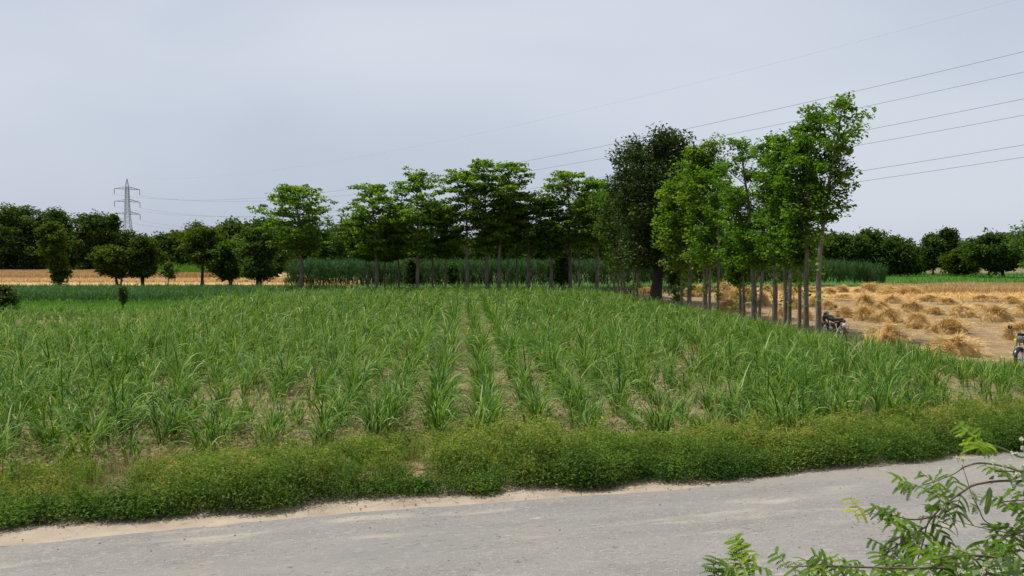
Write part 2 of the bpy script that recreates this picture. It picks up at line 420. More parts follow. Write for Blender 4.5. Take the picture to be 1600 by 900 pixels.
# ------------------------------------------------------------------ sugarcane field
CANE_LABEL = 'leafy green sugarcane clump in the front rows beside the weedy verge'
def cane_clump(rng, nb, hs=1.0, nseg=5, wmul=1.0):
    nt_ = max(4, nb // 5); ta = rng.uniform(0, 2 * math.pi, nt_); tr_ = np.abs(rng.normal(0, .10, nt_)); tl = rng.uniform(.0, .35, nt_); th_ = rng.uniform(.65, 1.1, nt_)
    k = rng.randint(0, nt_, nb); up = rng.uniform(.03, .36, nb) * th_[k]
    base = np.stack([np.cos(ta[k]) * (tr_[k] + up * tl[k]), np.sin(ta[k]) * (tr_[k] + up * tl[k]), up * hs], -1) + rng.normal(0, .012, (nb, 3)) * np.array([1, 1, 0])
    az = ta[k] + rng.normal(0, 1.1, nb)
    L = rng.uniform(.5, 1.15, nb) * hs * (.6 + .4 * th_[k]); W = rng.uniform(.022, .045, nb) * wmul
    lean = np.abs(rng.normal(.26, .18, nb)); droop = np.clip(rng.normal(1.75, .75, nb), .05, 3.0)
    V, Fq = blades(rng, base, az, L, W, lean, droop, nseg)
    bl = rng.rand(nb) < .13
    base[bl, 2] *= .25; lean[bl] = rng.uniform(.6, 1.2, bl.sum()); L[bl] *= .75; droop[bl] = rng.uniform(.4, 1.2, bl.sum())
    V, Fq = blades(rng, base, az, L, W, lean, droop, nseg)
    t = np.clip(rng.normal(.46, .25, nb), 0, .92); t[bl] = rng.uniform(.92, 1, bl.sum())
    dry = (rng.rand(nb) < .12) & (L < .75 * hs); t[dry] = rng.uniform(.93, 1, dry.sum()); droop_dry = dry
    return V, Fq, np.repeat(t, nseg)

verge_px = [(-300, 762), (0, 750), (150, 740), (330, 724), (460, 711), (700, 705), (950, 703), (1150, 698), (1300, 684), (1450, 660), (1600, 636), (1750, 622)]
_vx = [at(x, y)[:2] for x, y in verge_px]
VX = np.array([p[0] for p in _vx]); VY = np.array([p[1] for p in _vx])
def verge_back(x): return np.interp(x, VX, VY)

rng = np.random.RandomState(3)
slope = -0.055; spots = []
for i in range(-62, 27):
    x0 = i * 0.87 + .35
    y = 10.0 + rng.uniform(0, .4)
    while y < 71:
        x = x0 + slope * y + rng.normal(0, .08)
        y += rng.uniform(.22, .44)
        if x > edge_x(y) - .1 or y < verge_back(x) - .1 or x < -.635 * y - 2.5: continue
        if x < -19.5 and 46.5 < y < 57.5: continue
        if x < -19.5 and y >= 57: continue
        d = vnoise(x, y, 3.4, 1) * .4 + vnoise(x, y, 1.0, 2) * .6
        gap = d < .27
        if gap and rng.rand() < (.8 if y > 18 else .45): continue
        # bare patches seen on the right and at the left front
        if (abs(x - 3.8) < .9 and 17.5 < y < 22.5 and rng.rand() < .6) or (x < -4.5 and y < 13.0 and rng.rand() < .3): continue
        s = (.58 + .54 * d) * rng.uniform(.78, 1.2)
        if x < -16 and 33 < y < 47: s *= .55 + .2 * rng.rand()
        if x > edge_x(y) - 2.2: s *= .82
        spots.append((x, y, s))
spots = np.array(spots)
px = 800 + F * spots[:, 0] / spots[:, 1]
vis = (px > -40) & (px < 1640)
score = np.where(vis, spots[:, 2] / spots[:, 1], 0)
order = np.argsort(-score)
near_ix, far_ix = order[:300], order[300:]
cvar = []
for k in range(14):
    V, Fq, t = cane_clump(np.random.RandomState(100 + k), 42 + k % 5 * 7, 1.0, 6)
    cvar.append(raw_mesh('cane_plant', V, Fq, M['cane'], t))
proto = None
for q, ix in enumerate(near_ix):
    x, y, s = spots[ix]
    o = put('cane_plant', cvar[q % 14], None, (x, y, -.015), rng.uniform(0, 6.28), (s, s, s * rng.uniform(.8, 1.2)))
    tag(o, CANE_LABEL, 'sugarcane', 'sugarcane clumps in the front rows')
mb = MB()
tmpl = [cane_clump(np.random.RandomState(200 + k), 34, 1.0, 5, 1.1) for k in range(16)]
tmpl_far = [cane_clump(np.random.RandomState(300 + k), 20, 1.0, 4, 1.45) for k in range(16)]
for q, ix in enumerate(far_ix):
    x, y, s = spots[ix]
    V, Fq, t = (tmpl if y < 32 else tmpl_far)[q % 16]
    a = rng.uniform(0, 6.28); c, sn = math.cos(a), math.sin(a)
    Vr = np.stack([V[:, 0] * c - V[:, 1] * sn, V[:, 0] * sn + V[:, 1] * c, V[:, 2] * rng.uniform(.8, 1.2)], -1) * s
    mb.add(Vr + np.array([x, y, -.015]), Fq, np.clip(t + rng.normal(0, .05), 0, 1))
tag(mb.build('sugarcane_rows', M['cane'], smooth=False), 'rows of young sugarcane running away behind the front clumps', 'sugarcane', None, 'stuff')

# dry leaf litter between the rows and low weeds
def litter(name, n, fx, L, W, mat, label, cat, seed, z=0.0, tint=(.2, 1.0)):
    r = np.random.RandomState(seed)
    P = fx(r, n); n = len(P)
    base = np.concatenate([P, np.full((n, 1), z)], 1) + np.stack([0 * P[:, 0], 0 * P[:, 0], r.uniform(0, .05, n)], -1)
    V, Fq = blades(r, base, r.uniform(0, 6.28, n), r.uniform(L[0], L[1], n), r.uniform(W[0], W[1], n), r.uniform(1.15, 1.65, n), r.uniform(-.2, .5, n), 2)
    o = put(name, raw_mesh(name, V, Fq, mat, np.repeat(r.uniform(tint[0], tint[1], n), 2)))
    return tag(o, label, cat, None, 'stuff')
def fx_field(r, n):
    y = 11 + 40 * r.rand(n) ** 1.6; x = r.uniform(-.63, .5, n) * y
    k = (y > verge_back(x) - .2) & (x < edge_x(y)); return np.stack([x, y], -1)[k]
litter('cane_trash', 15000, fx_field, (.12, .5), (.010, .026), M['weed_dry'], 'dry brown cane leaves lying between the rows', 'dry leaves', 21)

# patches of low weeds between the cane rows
r = np.random.RandomState(9)
n = 150000
y = 10.5 + 42 * r.rand(n) ** 1.9; x = r.uniform(-.64, .55, n) * y
den = vnoise(x, y, 3.0, 7) * .6 + vnoise(x, y, .8, 8) * .4
k = (y > verge_back(x) - .1) & (x < edge_x(y) + .7) & (den > np.clip(.42 + (y - 15) * .03, .42, .60))
x, y = x[k], y[k]
P = np.stack([x, y, r.uniform(.01, .22, len(x)) * (0.5 + vnoise(x, y, .6, 3))], -1)
V, Fq = leaves(r, P, r.uniform(.025, .075, len(x)), .45, .5)
tag(put('low_weeds', raw_mesh('low_weeds', V, Fq, M['weed'], np.clip(r.normal(.45, .2, len(x)), 0, 1))), 'patches of low weeds creeping between the cane rows', 'weeds', None, 'stuff')

# clods of turned soil
r = np.random.RandomState(46); mb = MB(); n = 5200
y = 10.5 + 22 * r.rand(n) ** 1.5; x = r.uniform(-.63, .5, n) * y
k = (y > verge_back(x) - .3) & (x < edge_x(y)); x, y = x[k], y[k]
a6 = np.linspace(0, 2 * math.pi, 6, endpoint=False)
for xi, yi in zip(x, y):
    sz = .018 + .05 * r.rand() ** 2
    ring = np.stack([np.cos(a6) * sz * r.uniform(.6, 1.3, 6), np.sin(a6) * sz * r.uniform(.6, 1.3, 6), 0 * a6], -1)
    rt = ring * .55 + r.normal(0, sz * .12, (6, 3)); rt[:, 2] += sz * .75
    mb.add(np.concatenate([ring, rt]) + np.array([xi, yi, -.015]), [[j, (j + 1) % 6, 6 + (j + 1) % 6, 6 + j] for j in range(6)] + [[6, 7, 8, 9], [6, 9, 10, 11]])
tag(mb.build('soil_clods', M['soil'], smooth=False), 'dry clods of turned earth between the cane rows', 'soil', None, 'stuff')

# ------------------------------------------------------------------ weedy verge
vf_px = [(-120, 842), (0, 829), (113, 816), (264, 807), (378, 797), (550, 785), (800, 769), (1050, 754), (1119, 749), (1222, 737), (1342, 724), (1462, 716), (1600, 700), (1750, 690)]
_vf = [at(x, y)[:2] for x, y in vf_px]
FX = np.array([p[0] for p in _vf]); FY = np.array([p[1] for p in _vf])
def verge_front(x): return np.interp(x, FX, FY)
r = np.random.RandomState(12)
mounds = []
while len(mounds) < 1150:
    x = r.uniform(-8.2, 10.5); v = r.rand() ** 1.15 if len(mounds) > 260 else r.uniform(0, .05)
    y0 = verge_front(x) + .12 + (vnoise(x, 0, .8, 4) - .5) * .30
    y1 = verge_back(x) + (vnoise(x, 0, 1.1, 5) - .5) * .9
    y = y0 + (y1 - y0) * v
    left = min(max((x + 5.2) / 2.6, 0), 1)
    if v > .25 and vnoise(x, y, .9, 9) < .52 - .40 * left: continue
    if v > .18 and abs(x + 4.9 + .3 * (y - 10)) < .42 and r.rand() < .85: continue
    if v > .08 and vnoise(x, y, .7, 15) < .24: continue
    big = vnoise(x, y, 1.6, 6)
    h = (.15 + .42 * big) * r.uniform(.5, 1.4) * (.6 + .4 * left) * (.70 if v < .06 else 1) * (.75 if v > .85 else 1)
    rad = r.uniform(.10, .34) * (.8 + .5 * big)
    mounds.append((x, y, h, rad, v, r.rand() < .13 * (2.2 - 1.6 * left) * (v > .15), r.normal(0, .11) + .22 * (vnoise(x, y, 1.2, 14) - .5)))
mounds = np.array(mounds, float)
nl = np.clip((mounds[:, 3] / .2) ** 2 * 300 * (.6 + mounds[:, 2]), 90, 650).astype(int)
k = np.repeat(np.arange(len(mounds)), nl); n = len(k); m_ = mounds[k]
aa = r.uniform(0, 6.28, n); u = r.rand(n) ** .5
prof_ = np.sqrt(np.clip(1 - u ** 2, 0, 1))
z = m_[:, 2] * prof_ ** .8 * (1 - .75 * r.rand(n) ** 2.0) + r.uniform(-.02, .05, n) + (r.rand(n) < .06) * r.uniform(0, .14, n)
rr_ = m_[:, 3] * u * r.uniform(.85, 1.12, n)
P = np.stack([m_[:, 0] + np.cos(aa) * rr_, m_[:, 1] + np.sin(aa) * rr_, np.maximum(z, .01)], -1)
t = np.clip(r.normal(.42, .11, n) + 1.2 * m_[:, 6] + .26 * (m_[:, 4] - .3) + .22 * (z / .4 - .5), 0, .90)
dry = (m_[:, 5] > .5) & (r.rand(n) < .55); t[dry] = r.uniform(.9, 1, dry.sum())
mb = MB()
V, Fq = leaves(r, P, r.uniform(.020, .056, n), .40, .3, .0, .12); mb.add(V, Fq, t)
# upright stems
n = 7000; x = r.uniform(-8.5, 11, n); v = r.rand(n); y0 = verge_front(x) + .1; y1 = verge_back(x); y = y0 + (y1 - y0) * v
lump = vnoise(x, y, .75, 6) * .55 + vnoise(x, y, .28, 7) * .45
L = (.2 + .46 * lump) * np.clip((y - y0) / .3 + .3, .3, 1) * np.clip((y1 - y) / .9 + .35, .35, 1) * r.uniform(.6, 1.15, n)
V, Fq = blades(r, np.stack([x, y, 0 * x], -1), r.uniform(0, 6.28, n), L, np.full(n, .006), r.uniform(0, .35, n), r.uniform(0, .7, n), 3)
mb.add(V, Fq, np.repeat(np.clip(r.normal(.6, .2, n), 0, 1), 3))
# some taller broad leaved weeds
for q in range(70):
    x = r.uniform(-7.5, 9.5); y0 = verge_front(x) + .25; y1 = verge_back(x) + .2; y = y0 + (y1 - y0) * r.rand() ** .8
    hh = r.uniform(.38, .72); m = r.randint(35, 75)
    zz = hh * r.rand(m) ** .7; P = np.stack([x + r.normal(0, .07, m) * (1.3 - zz / hh * .6), y + r.normal(0, .07, m), zz], -1)
    V, Fq = leaves(r, P, r.uniform(.04, .10, m), .42, .25, .15, .1); mb.add(V, Fq, np.clip(r.normal(.45 + r.normal(0, .18), .1, m), 0, .9))
# dry stalks standing in it
n = 900; x = r.uniform(-8.5, 10, n); y0 = verge_front(x) + .15; y1 = verge_back(x) + .3; y = y0 + (y1 - y0) * r.rand(n)
V, Fq = blades(r, np.stack([x, y, 0 * x], -1), r.uniform(0, 6.28, n), r.uniform(.25, .62, n), np.full(n, .006), r.uniform(.0, .6, n), r.uniform(0, .6, n), 3)
mb.add(V, Fq, np.full(n * 3, 1.0))
# taller grass wisps in it
n = 2600; x = r.uniform(-8.5, 12.5, n); y0 = verge_front(x) + .3; y1 = verge_back(x) + .3; y = y0 + (y1 - y0) * r.rand(n)
V, Fq = blades(r, np.stack([x, y, 0 * x], -1), r.uniform(0, 6.28, n), r.uniform(.3, .65, n), r.uniform(.006, .014, n), r.uniform(.05, .4, n), r.uniform(.3, 1.5, n), 4)
mb.add(V, Fq, np.repeat(np.clip(r.normal(.62, .2, n), 0, 1), 4))
tag(mb.build('verge_weeds', M['weed'], smooth=False), 'dense low green weeds filling the verge between road and cane', 'weeds', None, 'stuff')

def fx_verge(r, n):
    x = r.uniform(-8.5, 9, n); y = verge_front(x) + r.normal(-.02, .10, n); return np.stack([x, y], -1)
litter('verge_trash', 900, fx_verge, (.06, .38), (.004, .009), M['weed_dry'], 'dry brown stems lying along the sandy road edge', 'dry stems', 22, .006, (0, .6))
def fx_verge2(r, n):
    x = np.where(r.rand(n) < .4, r.normal(-4.9, .45, n), r.uniform(-8.5, -1, n)); y = verge_front(x) + r.rand(n) * (verge_back(x) + .8 - verge_front(x))
    k = (vnoise(x, y, .9, 9) < .42) | (np.abs(x + 4.9 + .3 * (y - 10)) < .5); return np.stack([x, y], -1)[k]
litter('dead_weeds', 5000, fx_verge2, (.1, .35), (.004, .012), M['weed_dry'], 'withered brown weeds in the clearings of the verge', 'dry weeds', 23, .02, (.1, .9))

# pebbles on road and shoulder
r = np.random.RandomState(44); mb = MB()
for i in range(260):
    x = r.uniform(-8, 8)
    yy = verge_front(x) - abs(r.normal(0, .35)) - (r.rand() < .35) * r.uniform(0, 3.5)
    s = r.uniform(.005, .016)
    a = np.linspace(0, 2 * math.pi, 6, endpoint=False)
    ring = np.stack([np.cos(a) * s * r.uniform(.7, 1.2, 6), np.sin(a) * s * r.uniform(.7, 1.2, 6), 0 * a], -1)
    Vp = np.concatenate([ring, ring * .6 + np.array([0, 0, s * .8])]) + np.array([x, yy, .012])
    mb.add(Vp, [[j, (j + 1) % 6, 6 + (j + 1) % 6, 6 + j] for j in range(6)] + [[6, 7, 8, 9], [6, 9, 10, 11]])
tag(mb.build('pebbles', M['pebble'], smooth=False), 'small stones scattered on the road and its sandy edge', 'pebbles', None, 'stuff')

# ------------------------------------------------------------------ trees
PROF = {
    'flat': ([0, .2, .5, .8, 1.0], [.50, .85, 1.0, .82, .45]),
    'oval': ([0, .2, .5, .8, 1.0], [.45, .85, 1.0, .75, .25]),
    'round': ([0, .15, .5, .8, 1.0], [.55, .85, 1.0, .78, .30]),
    'top': ([0, .25, .6, .85, 1.0], [.30, .55, 1.0, .95, .45]),
    'dome': ([0, .25, .6, .88, 1.0], [.62, .95, 1.0, .82, .55]),
    'column': ([0, .2, .5, .8, 1.0], [.7, 1.0, .95, .75, .3]),
    'umbrella': ([0, .3, .7, .9, 1.0], [.35, .8, 1.0, .85, .5]),
}
def tree_meshes(seed, H, tr, z0, rmax, prof, leafm, barkm, off=(0, 0), lean=(0, 0), nb=26, per=4, lpc=34, lsize=.2, csig=.45, flat=.4,
                stems=1, rise=.35, epic=0, tint=(.5, .2), aspect=.6, squash=1.0, rvar=(.55, 1.06), irr=.12):
    rg = np.random.RandomState(seed)
    tk = MB(); cl = []; extra = []
    px_, pr_ = PROF[prof]
    axis = lambda z: np.array([lean[0] * min(max(z / H, 0), 1) ** 1.2 + off[0] * max(0, (z - z0 * .6) / (H - z0 * .6)) ** 1.3,
                               lean[1] * min(max(z / H, 0), 1) ** 1.2 + off[1] * max(0, (z - z0 * .6) / (H - z0 * .6)) ** 1.3])
    for sidx in range(stems):
        so = rg.normal(0, tr * .8, 2) * (sidx > 0)
        sp = rg.normal(0, rmax * .28, 2) * (stems > 1)
        zz = np.linspace(-.05, H * (.93 if stems == 1 else rg.uniform(.6, .85)), 12)
        P = np.array([[*(axis(z) + so + sp * (z / H)), z] for z in zz])
        P[:, :2] += np.cumsum(rg.normal(0, tr * .30, (12, 2)), axis=0) * np.linspace(0, 1, 12)[:, None]
        if sidx == 0: main = P.copy()
        rad = tr * (1.0 if sidx == 0 else .7) * (1 - .82 * np.linspace(0, 1, 12)) ; rad[0] *= 1.35; rad[1] *= 1.0
        (tk if sidx == 0 else extra.append(MB()) or extra[-1]).tube(P, rad, 8)
    ax0 = axis
    axis = lambda z: np.array([np.interp(z, main[:, 2], main[:, 0]), np.interp(z, main[:, 2], main[:, 1])])
    ga = rg.uniform(0, 6.28)
    ts = (np.arange(nb) + rg.uniform(.1, .9, nb)) / nb
    for i, t in enumerate(ts):
        z = z0 + (H - z0) * t * .97
        env = np.interp(t, px_, pr_) * rmax
        az = ga + i * 2.39996 + rg.normal(0, .35)
        Rr = env * rg.uniform(*rvar) * (1 + irr * math.sin(2 * az + ga * 3 + 5 * t) + irr * .8 * math.sin(3 * az + ga - 9 * t))
        d = np.array([math.cos(az), math.sin(az) * squash])
        c = axis(z)
        zs = min(max(z - Rr * rise - .1, z0 * .55), H * .9)
        s0 = np.array([*axis(zs), zs])
        e = np.array([*(c + d * Rr), z])
        m1 = s0 + (e - s0) * .5 + np.array([0, 0, Rr * rise * .18]) + rg.normal(0, .06 * Rr, 3)
        bp = np.array([s0, s0 + (m1 - s0) * .5, m1, m1 + (e - m1) * .55, e])
        br = max(.012, tr * .26 * (1 - .45 * t))
        tk.tube(bp, np.linspace(br, br * .25, 5), 5)
        cl.append(e)
        for j in range(per):
            f = rg.uniform(.38, .98)
            b0 = m1 + (e - m1) * max(0, (f - .5) * 2) if f > .5 else s0 + (m1 - s0) * f * 2
            o2 = rg.normal(0, 1, 3) * np.array([1, 1, flat * .7]) ; o2 /= np.linalg.norm(o2) + 1e-6
            e2 = b0 + o2 * (.16 + .22 * rg.rand()) * rmax * (.6 + .4 * f)
            tk.tube(np.array([b0, (b0 + e2) / 2 + rg.normal(0, .03 * rmax, 3), e2]), np.array([br * .4, br * .28, br * .12]), 4, cap=False)
            cl.append(e2)
    top = np.array([*axis(H * .95), H * .96])
    for _ in range(max(2, nb // 10)): cl.append(top + rg.normal(0, 1, 3) * np.array([.28, .28, .04]) * rmax * pr_[-1])
    cl = np.array(cl)
    n = rg.poisson(lpc, len(cl)); ci = np.repeat(np.arange(len(cl)), n)
    sg = csig * rg.uniform(.6, 1.25, len(cl))
    dv = rg.normal(0, 1, (len(ci), 3)); dv /= np.linalg.norm(dv, axis=1)[:, None]
    stray = np.where(rg.rand(len(ci)) < .10, rg.uniform(1, 1.5, len(ci)), 1.0)
    P = cl[ci] + dv * (rg.rand(len(ci)) ** .42 * stray * 1.75 * sg[ci])[:, None] * np.array([1, 1, flat])
    tv = np.clip(tint[0] + rg.normal(0, tint[1] * .6, len(cl))[ci] + rg.normal(0, tint[1], len(ci)), 0, 1)
    if epic:                                             # shoots up the trunk
        ze = rg.uniform(z0 * .35, z0 * 1.1, epic); nn = rg.randint(8, 18, epic)
        ce = np.array([[*(axis(z) + rg.normal(0, .16, 2)), z] for z in ze]); k2 = np.repeat(np.arange(epic), nn)
        P = np.vstack([P, ce[k2] + rg.normal(0, .15, (len(k2), 3))]); tv = np.concatenate([tv, rg.uniform(.5, 1, len(k2))])
    P[:, 2] = np.maximum(P[:, 2], .15)
    V, Fq = leaves(rg, P, rg.uniform(.42, 1.35, len(P)) * lsize, aspect, .6, .15)
    return [tk.mesh('trunk', barkm), raw_mesh('crown', V, Fq, leafm, tv)] + [q.mesh('stem', barkm) for q in extra]

def plant_tree(name, label, cat, x, y, meshes, group=None, rz=0.0, s=(1, 1, 1), loc_z=-.02):
    e = empty(name, (x, y, loc_z), rz); e.scale = s
    tag(e, label, cat, group)
    put('trunk', meshes[0], e); put('crown', meshes[1], e)
    for q in meshes[2:]: put('stem', q, e)
    return e

# --- the row along the right edge: (trunk px, top y, crown centre px, crown half width px, crown bottom y, profile, label)
rightrow = [
    (1280, 150, 1310, 39, 335, 'top', 'tall slender tree with crooked forked trunk, crown leaning out beside parked black motorcycle', 9),
    (1260, 160, 1268, 38, 372, 'oval', 'tall leafy row tree standing just before the crooked leaning one', 8),
    (1250, 215, 1250, 30, 398, 'oval', 'thin trunked shorter tree between two tall ones near the parked motorcycle', 5),
    (1234, 188, 1243, 36, 380, 'oval', 'dark trunked tree, one of a close pair, with broad mid green crown', 7),
    (1228, 208, 1222, 32, 395, 'column', 'dark trunked tree, lower one of a close pair in the row', 9),
    (1211, 205, 1200, 34, 392, 'column', 'straight pale trunked tree with leafy shoots and upright crown in the row', 7),
    (1186, 262, 1192, 28, 402, 'oval', 'small leaning tree sharing its foot with a thicker pale trunk', 4),
    (1179, 213, 1163, 38, 400, 'flat', 'thick pale trunked tree with airy crown open to the sky', 7),
    (1163, 290, 1152, 29, 408, 'column', 'low light green tree with thin brown trunk before the straw heaps', 8),
    (1157, 385, 1150, 13, 430, 'round', 'spindly knee high branched sapling with bare brown stem before straw heaps', 3),
    (1122, 250, 1122, 32, 400, 'column', 'thin trunked light green tree right of two paired trunks', 7),
    (1109, 212, 1108, 30, 392, 'oval', 'bright green topped tree, slimmer of two paired trunks', 6),
    (1102, 226, 1094, 33, 400, 'oval', 'bright green tree, thicker of two paired trunks', 7),
    (1077, 250, 1074, 36, 398, 'column', 'reddish grey trunked tree with lush bright crown in front of the mango', 10),
    (1065, 286, 1044, 32, 404, 'column', 'pale trunked low tree whose light leaves cover the mango side', 10),
    (1057, 335, 1057, 11, 435, 'column', 'dark ivy clad trunk right of the big leaning mango', 20),
    (996, 268, 998, 30, 405, 'oval', 'pale thin trunk immediately left of the big mango trunk', 5),
    (990, 262, 984, 32, 402, 'oval', 'second thin pale trunk left of the big mango trunk', 5),
    (976, 270, 968, 32, 400, 'oval', 'pale trunk standing alone between two close pairs by the mango', 5),
    (971, 290, 962, 28, 404, 'oval', 'slim grey tree, right one of a close pair at the field corner', 4),
    (966, 296, 950, 28, 402, 'oval', 'slim grey tree, left one of a close pair at the field corner', 4),
    (960, 286, 940, 30, 400, 'oval', 'darkest thin corner tree where the two tree rows meet', 4),
]
for q, (tx, ty, cx, hw, by, pf, lab, ep) in enumerate(rightrow):
    Y = 14.3 / ((tx - 800) / F + .088)
    if tx < 1000: Y += (1000 - tx) * .05
    sc = Y / F
    x = (tx - 800) * sc
    H = 3 - (ty - 405) * sc; z0 = 3 - (by - 405) * sc
    rg = np.random.RandomState(700 + q)
    tr = {1179: .15, 1280: .125, 1211: .125, 1260: .12, 1102: .15, 1077: .145, 1228: .11, 1234: .10}.get(tx, .085)
    if tx == 1057: tr = .14
    offx = (cx - tx) * sc
    lean = (0, 0)
    if tx == 1186: lean = (.55, 0)
    big = ty < 260
    ms = tree_meshes(700 + q, H, tr, max(z0 - .3, 1.0), hw * sc * 1.18, pf, M['dark'] if tx in (1057, 990, 976) else M['mid'] if tx < 1270 and tx > 1115 else M['bright'] if tx > 1000 and tx < 1115 else M['mid'],
                     M['bark_pale'], (offx, rg.normal(0, .2)), lean, nb=int(14 + (H - z0) * 2.2), per=5, lpc=32 if big else 30, lsize=.15 if Y < 45 else .19, csig=.22 if Y < 45 else .27, flat=.65, rise=.8, rvar=(.4, 1.15), epic=int(ep * 1.4),
                     tint=(.5 if tx > 1000 else .3, .2), aspect=.72)
    plant_tree('row_tree', lab, 'tree', x, Y, ms)

# --- the big dark mango with the leaning trunk
Y = 56.5; sc = Y / F
ms = tree_meshes(801, 3 - (212 - 405) * sc, .40, 3 - (396 - 405) * sc, 100 * sc, 'dome', M['dark'], M['bark_dark'], (-.75, .3), (1.25, 0), nb=34, per=5, lpc=190, lsize=.23, csig=.62, flat=.72, rise=.55, tint=(.5, .24), rvar=(.5, 1.0), irr=.18)
plant_tree('mango_tree', 'big dense dark green tree with thick black leaning trunk', 'tree', (1024 - 800) * sc, Y, ms)

# --- the row across the far end of the field
backrow = [
    (471, 288, 465, 55, 402, 'flat', 'lone broad tree with layered crown standing apart at the row end', 1),
    (575, 335, 562, 26, 415, 'flat', 'small tree, first of three thin trunks under layered crown', 0),
    (589, 285, 580, 44, 412, 'flat', 'layered crown tree with middle of three close trunks', 1),
    (601, 345, 606, 22, 418, 'oval', 'small tree, third of three close thin trunks', 0),
    (623, 318, 620, 32, 415, 'oval', 'thin young tree between two broad layered crowns', 0),
    (652, 266, 650, 46, 405, 'flat', 'bright layered tree with one raised tip above dark shrub', 1),
    (676, 312, 678, 32, 410, 'flat', 'lower thin tree beside the one with raised tip', 0),
    (696, 320, 700, 24, 412, 'flat', 'lower airy tree left of the tallest group', 0),
    (730, 261, 722, 36, 395, 'flat', 'spreading tree joined to the left side of the tallest group', 1),
    (761, 246, 757, 32, 400, 'top', 'tallest straight trunked tree of the far row', 1),
    (780, 249, 795, 33, 385, 'top', 'tall tree with slightly slanting trunk, its crown reaching over to the gap with wires', 1),
    (793, 300, 790, 25, 405, 'oval', 'thin tree hidden under the tallest crowns of far row', 0),
    (808, 318, 812, 22, 405, 'oval', 'very thin low tree just past the tallest group', 0),
    (826, 300, 826, 34, 402, 'flat', 'shorter pale trunked tree in the dip of the far row', 1),
    (861, 306, 856, 28, 410, 'oval', 'dense dark tree in the dip beside the shrub', 2),
    (891, 264, 886, 42, 392, 'flat', 'broad layered tree rising right of the row dip', 1),
    (905, 305, 912, 24, 400, 'oval', 'thin tree beneath right side of the broad layered one', 0),
    (933, 278, 936, 28, 392, 'flat', 'last tree of the far row touching the mango crown', 1),
]
for q, (tx, ty, cx, hw, by, pf, lab, main) in enumerate(backrow):
    rg = np.random.RandomState(900 + q)
    Y = 71.5 + (tx - 471) / 470 * 1.5 + rg.uniform(-.6, .6) + (0 if main else rg.uniform(.8, 3.5)); sc = Y / F
    H = 3 - (ty - 405) * sc; z0 = 3 - (by - 12 - 405) * sc
    dens = main == 2
    ms = tree_meshes(900 + q, H, (.17 if main else .10), z0, hw * sc * 1.2, pf, M['mid'] if dens else M['bright'], M['bark_pale'], ((cx - tx) * sc, 0), (0, 0),
                     nb=int(17 + hw * .55) + (10 if tx == 471 else 0), per=5, lpc=(32 if dens else 28), lsize=.25, csig=.33, flat=.32, rise=.28, tint=(.35 if dens else .52, .2), aspect=.75)
    plant_tree('silk_cotton_tree', lab, 'tree', (tx - 800) * sc, Y, ms)

# --- bushes, small trees and the dark masses at left
def tree_px(name, label, cat, px_, topy, hw, boty, Y, pf, leafm, barkm, seed, tr=.15, nb=40, per=5, lpc=34, lsize=.3, csig=.5, flat=.6, stems=1, rise=.6, cx=None, tint=(.5, .2), group=None, squash=1.0, rvar=(.35, 1.2)):
    sc = Y / F
    H = 3 - (topy - 405) * sc; z0 = max(.15, 3 - (boty - 405) * sc)
    ms = tree_meshes(seed, H, tr, z0, hw * sc, pf, leafm, barkm, (((cx or px_) - px_) * sc, 0), (0, 0), nb=nb, per=per, lpc=lpc, lsize=lsize, csig=csig, flat=flat, stems=stems, rise=rise, tint=tint, squash=squash, rvar=rvar, irr=.24)
    return plant_tree(name, label, cat, (px_ - 800) * sc, Y, ms, group), ms

D, BD, BP = M['far'], M['bark_dark'], M['bark_pale']
tree_px('dark_tree', 'massive dark tree at the far left edge behind ripe wheat', 'tree', 28, 325, 48, 423, 178, 'dome', D, BD, 1001, .5, 60, 7, 40, .62, .95, .7)
tree_px('dark_tree', 'dark tree half cut by the frame beside the massive one', 'tree', -22, 337, 34, 425, 180, 'dome', D, BD, 1002, .4, 50, 6, 40, .75, 1.1, .7)
tree_px('dark_tree', 'airy topped dark tree behind the narrow two tone bush', 'tree', 102, 330, 28, 423, 182, 'dome', D, BD, 1003, .35, 40, 7, 30, .55, .8, .8)
tree_px('dark_tree', 'broad dark tree in front of pylon side, left of slim tree', 'tree', 146, 335, 30, 425, 179, 'dome', D, BD, 1004, .35, 46, 7, 36, .58, .85, .7)
tree_px('dark_tree', 'slim feathery dark tree directly left of the pylon', 'tree', 176, 335, 13, 418, 184, 'column', D, BD, 1005, .25, 36, 5, 26, .65, .7, .8)
tree_px('dark_tree', 'low dark tree hiding the foot of the pylon', 'tree', 207, 366, 24, 425, 188, 'dome', D, BD, 1006, .25, 40, 5, 34, .7, .9, .7)
tree_px('dark_tree', 'low bluish tree right of the pylon foot', 'tree', 242, 372, 28, 425, 186, 'dome', D, BD, 1007, .25, 40, 5, 30, .7, .9, .7)
tree_px('dark_tree', 'dark rounded tree behind the umbrella shaped thorn tree', 'tree', 274, 366, 30, 425, 150, 'dome', D, BD, 1008, .25, 46, 5, 40, .6, .8, .7)
tree_px('dark_tree', 'wispy topped tree sticking up over the umbrella shaped crown', 'tree', 306, 348, 18, 417, 165, 'top', D, BD, 1009, .2, 30, 4, 14, .6, .8, .7)
tree_px('dark_tree', 'dark tree with notched top left of the lone layered tree', 'tree', 362, 350, 34, 425, 140, 'dome', D, BD, 1010, .3, 56, 6, 36, .6, .8, .7)
tree_px('dark_tree', 'dark tree behind crown of the lone layered tree', 'tree', 412, 346, 36, 425, 135, 'dome', D, BD, 1011, .3, 60, 6, 36, .6, .8, .7)

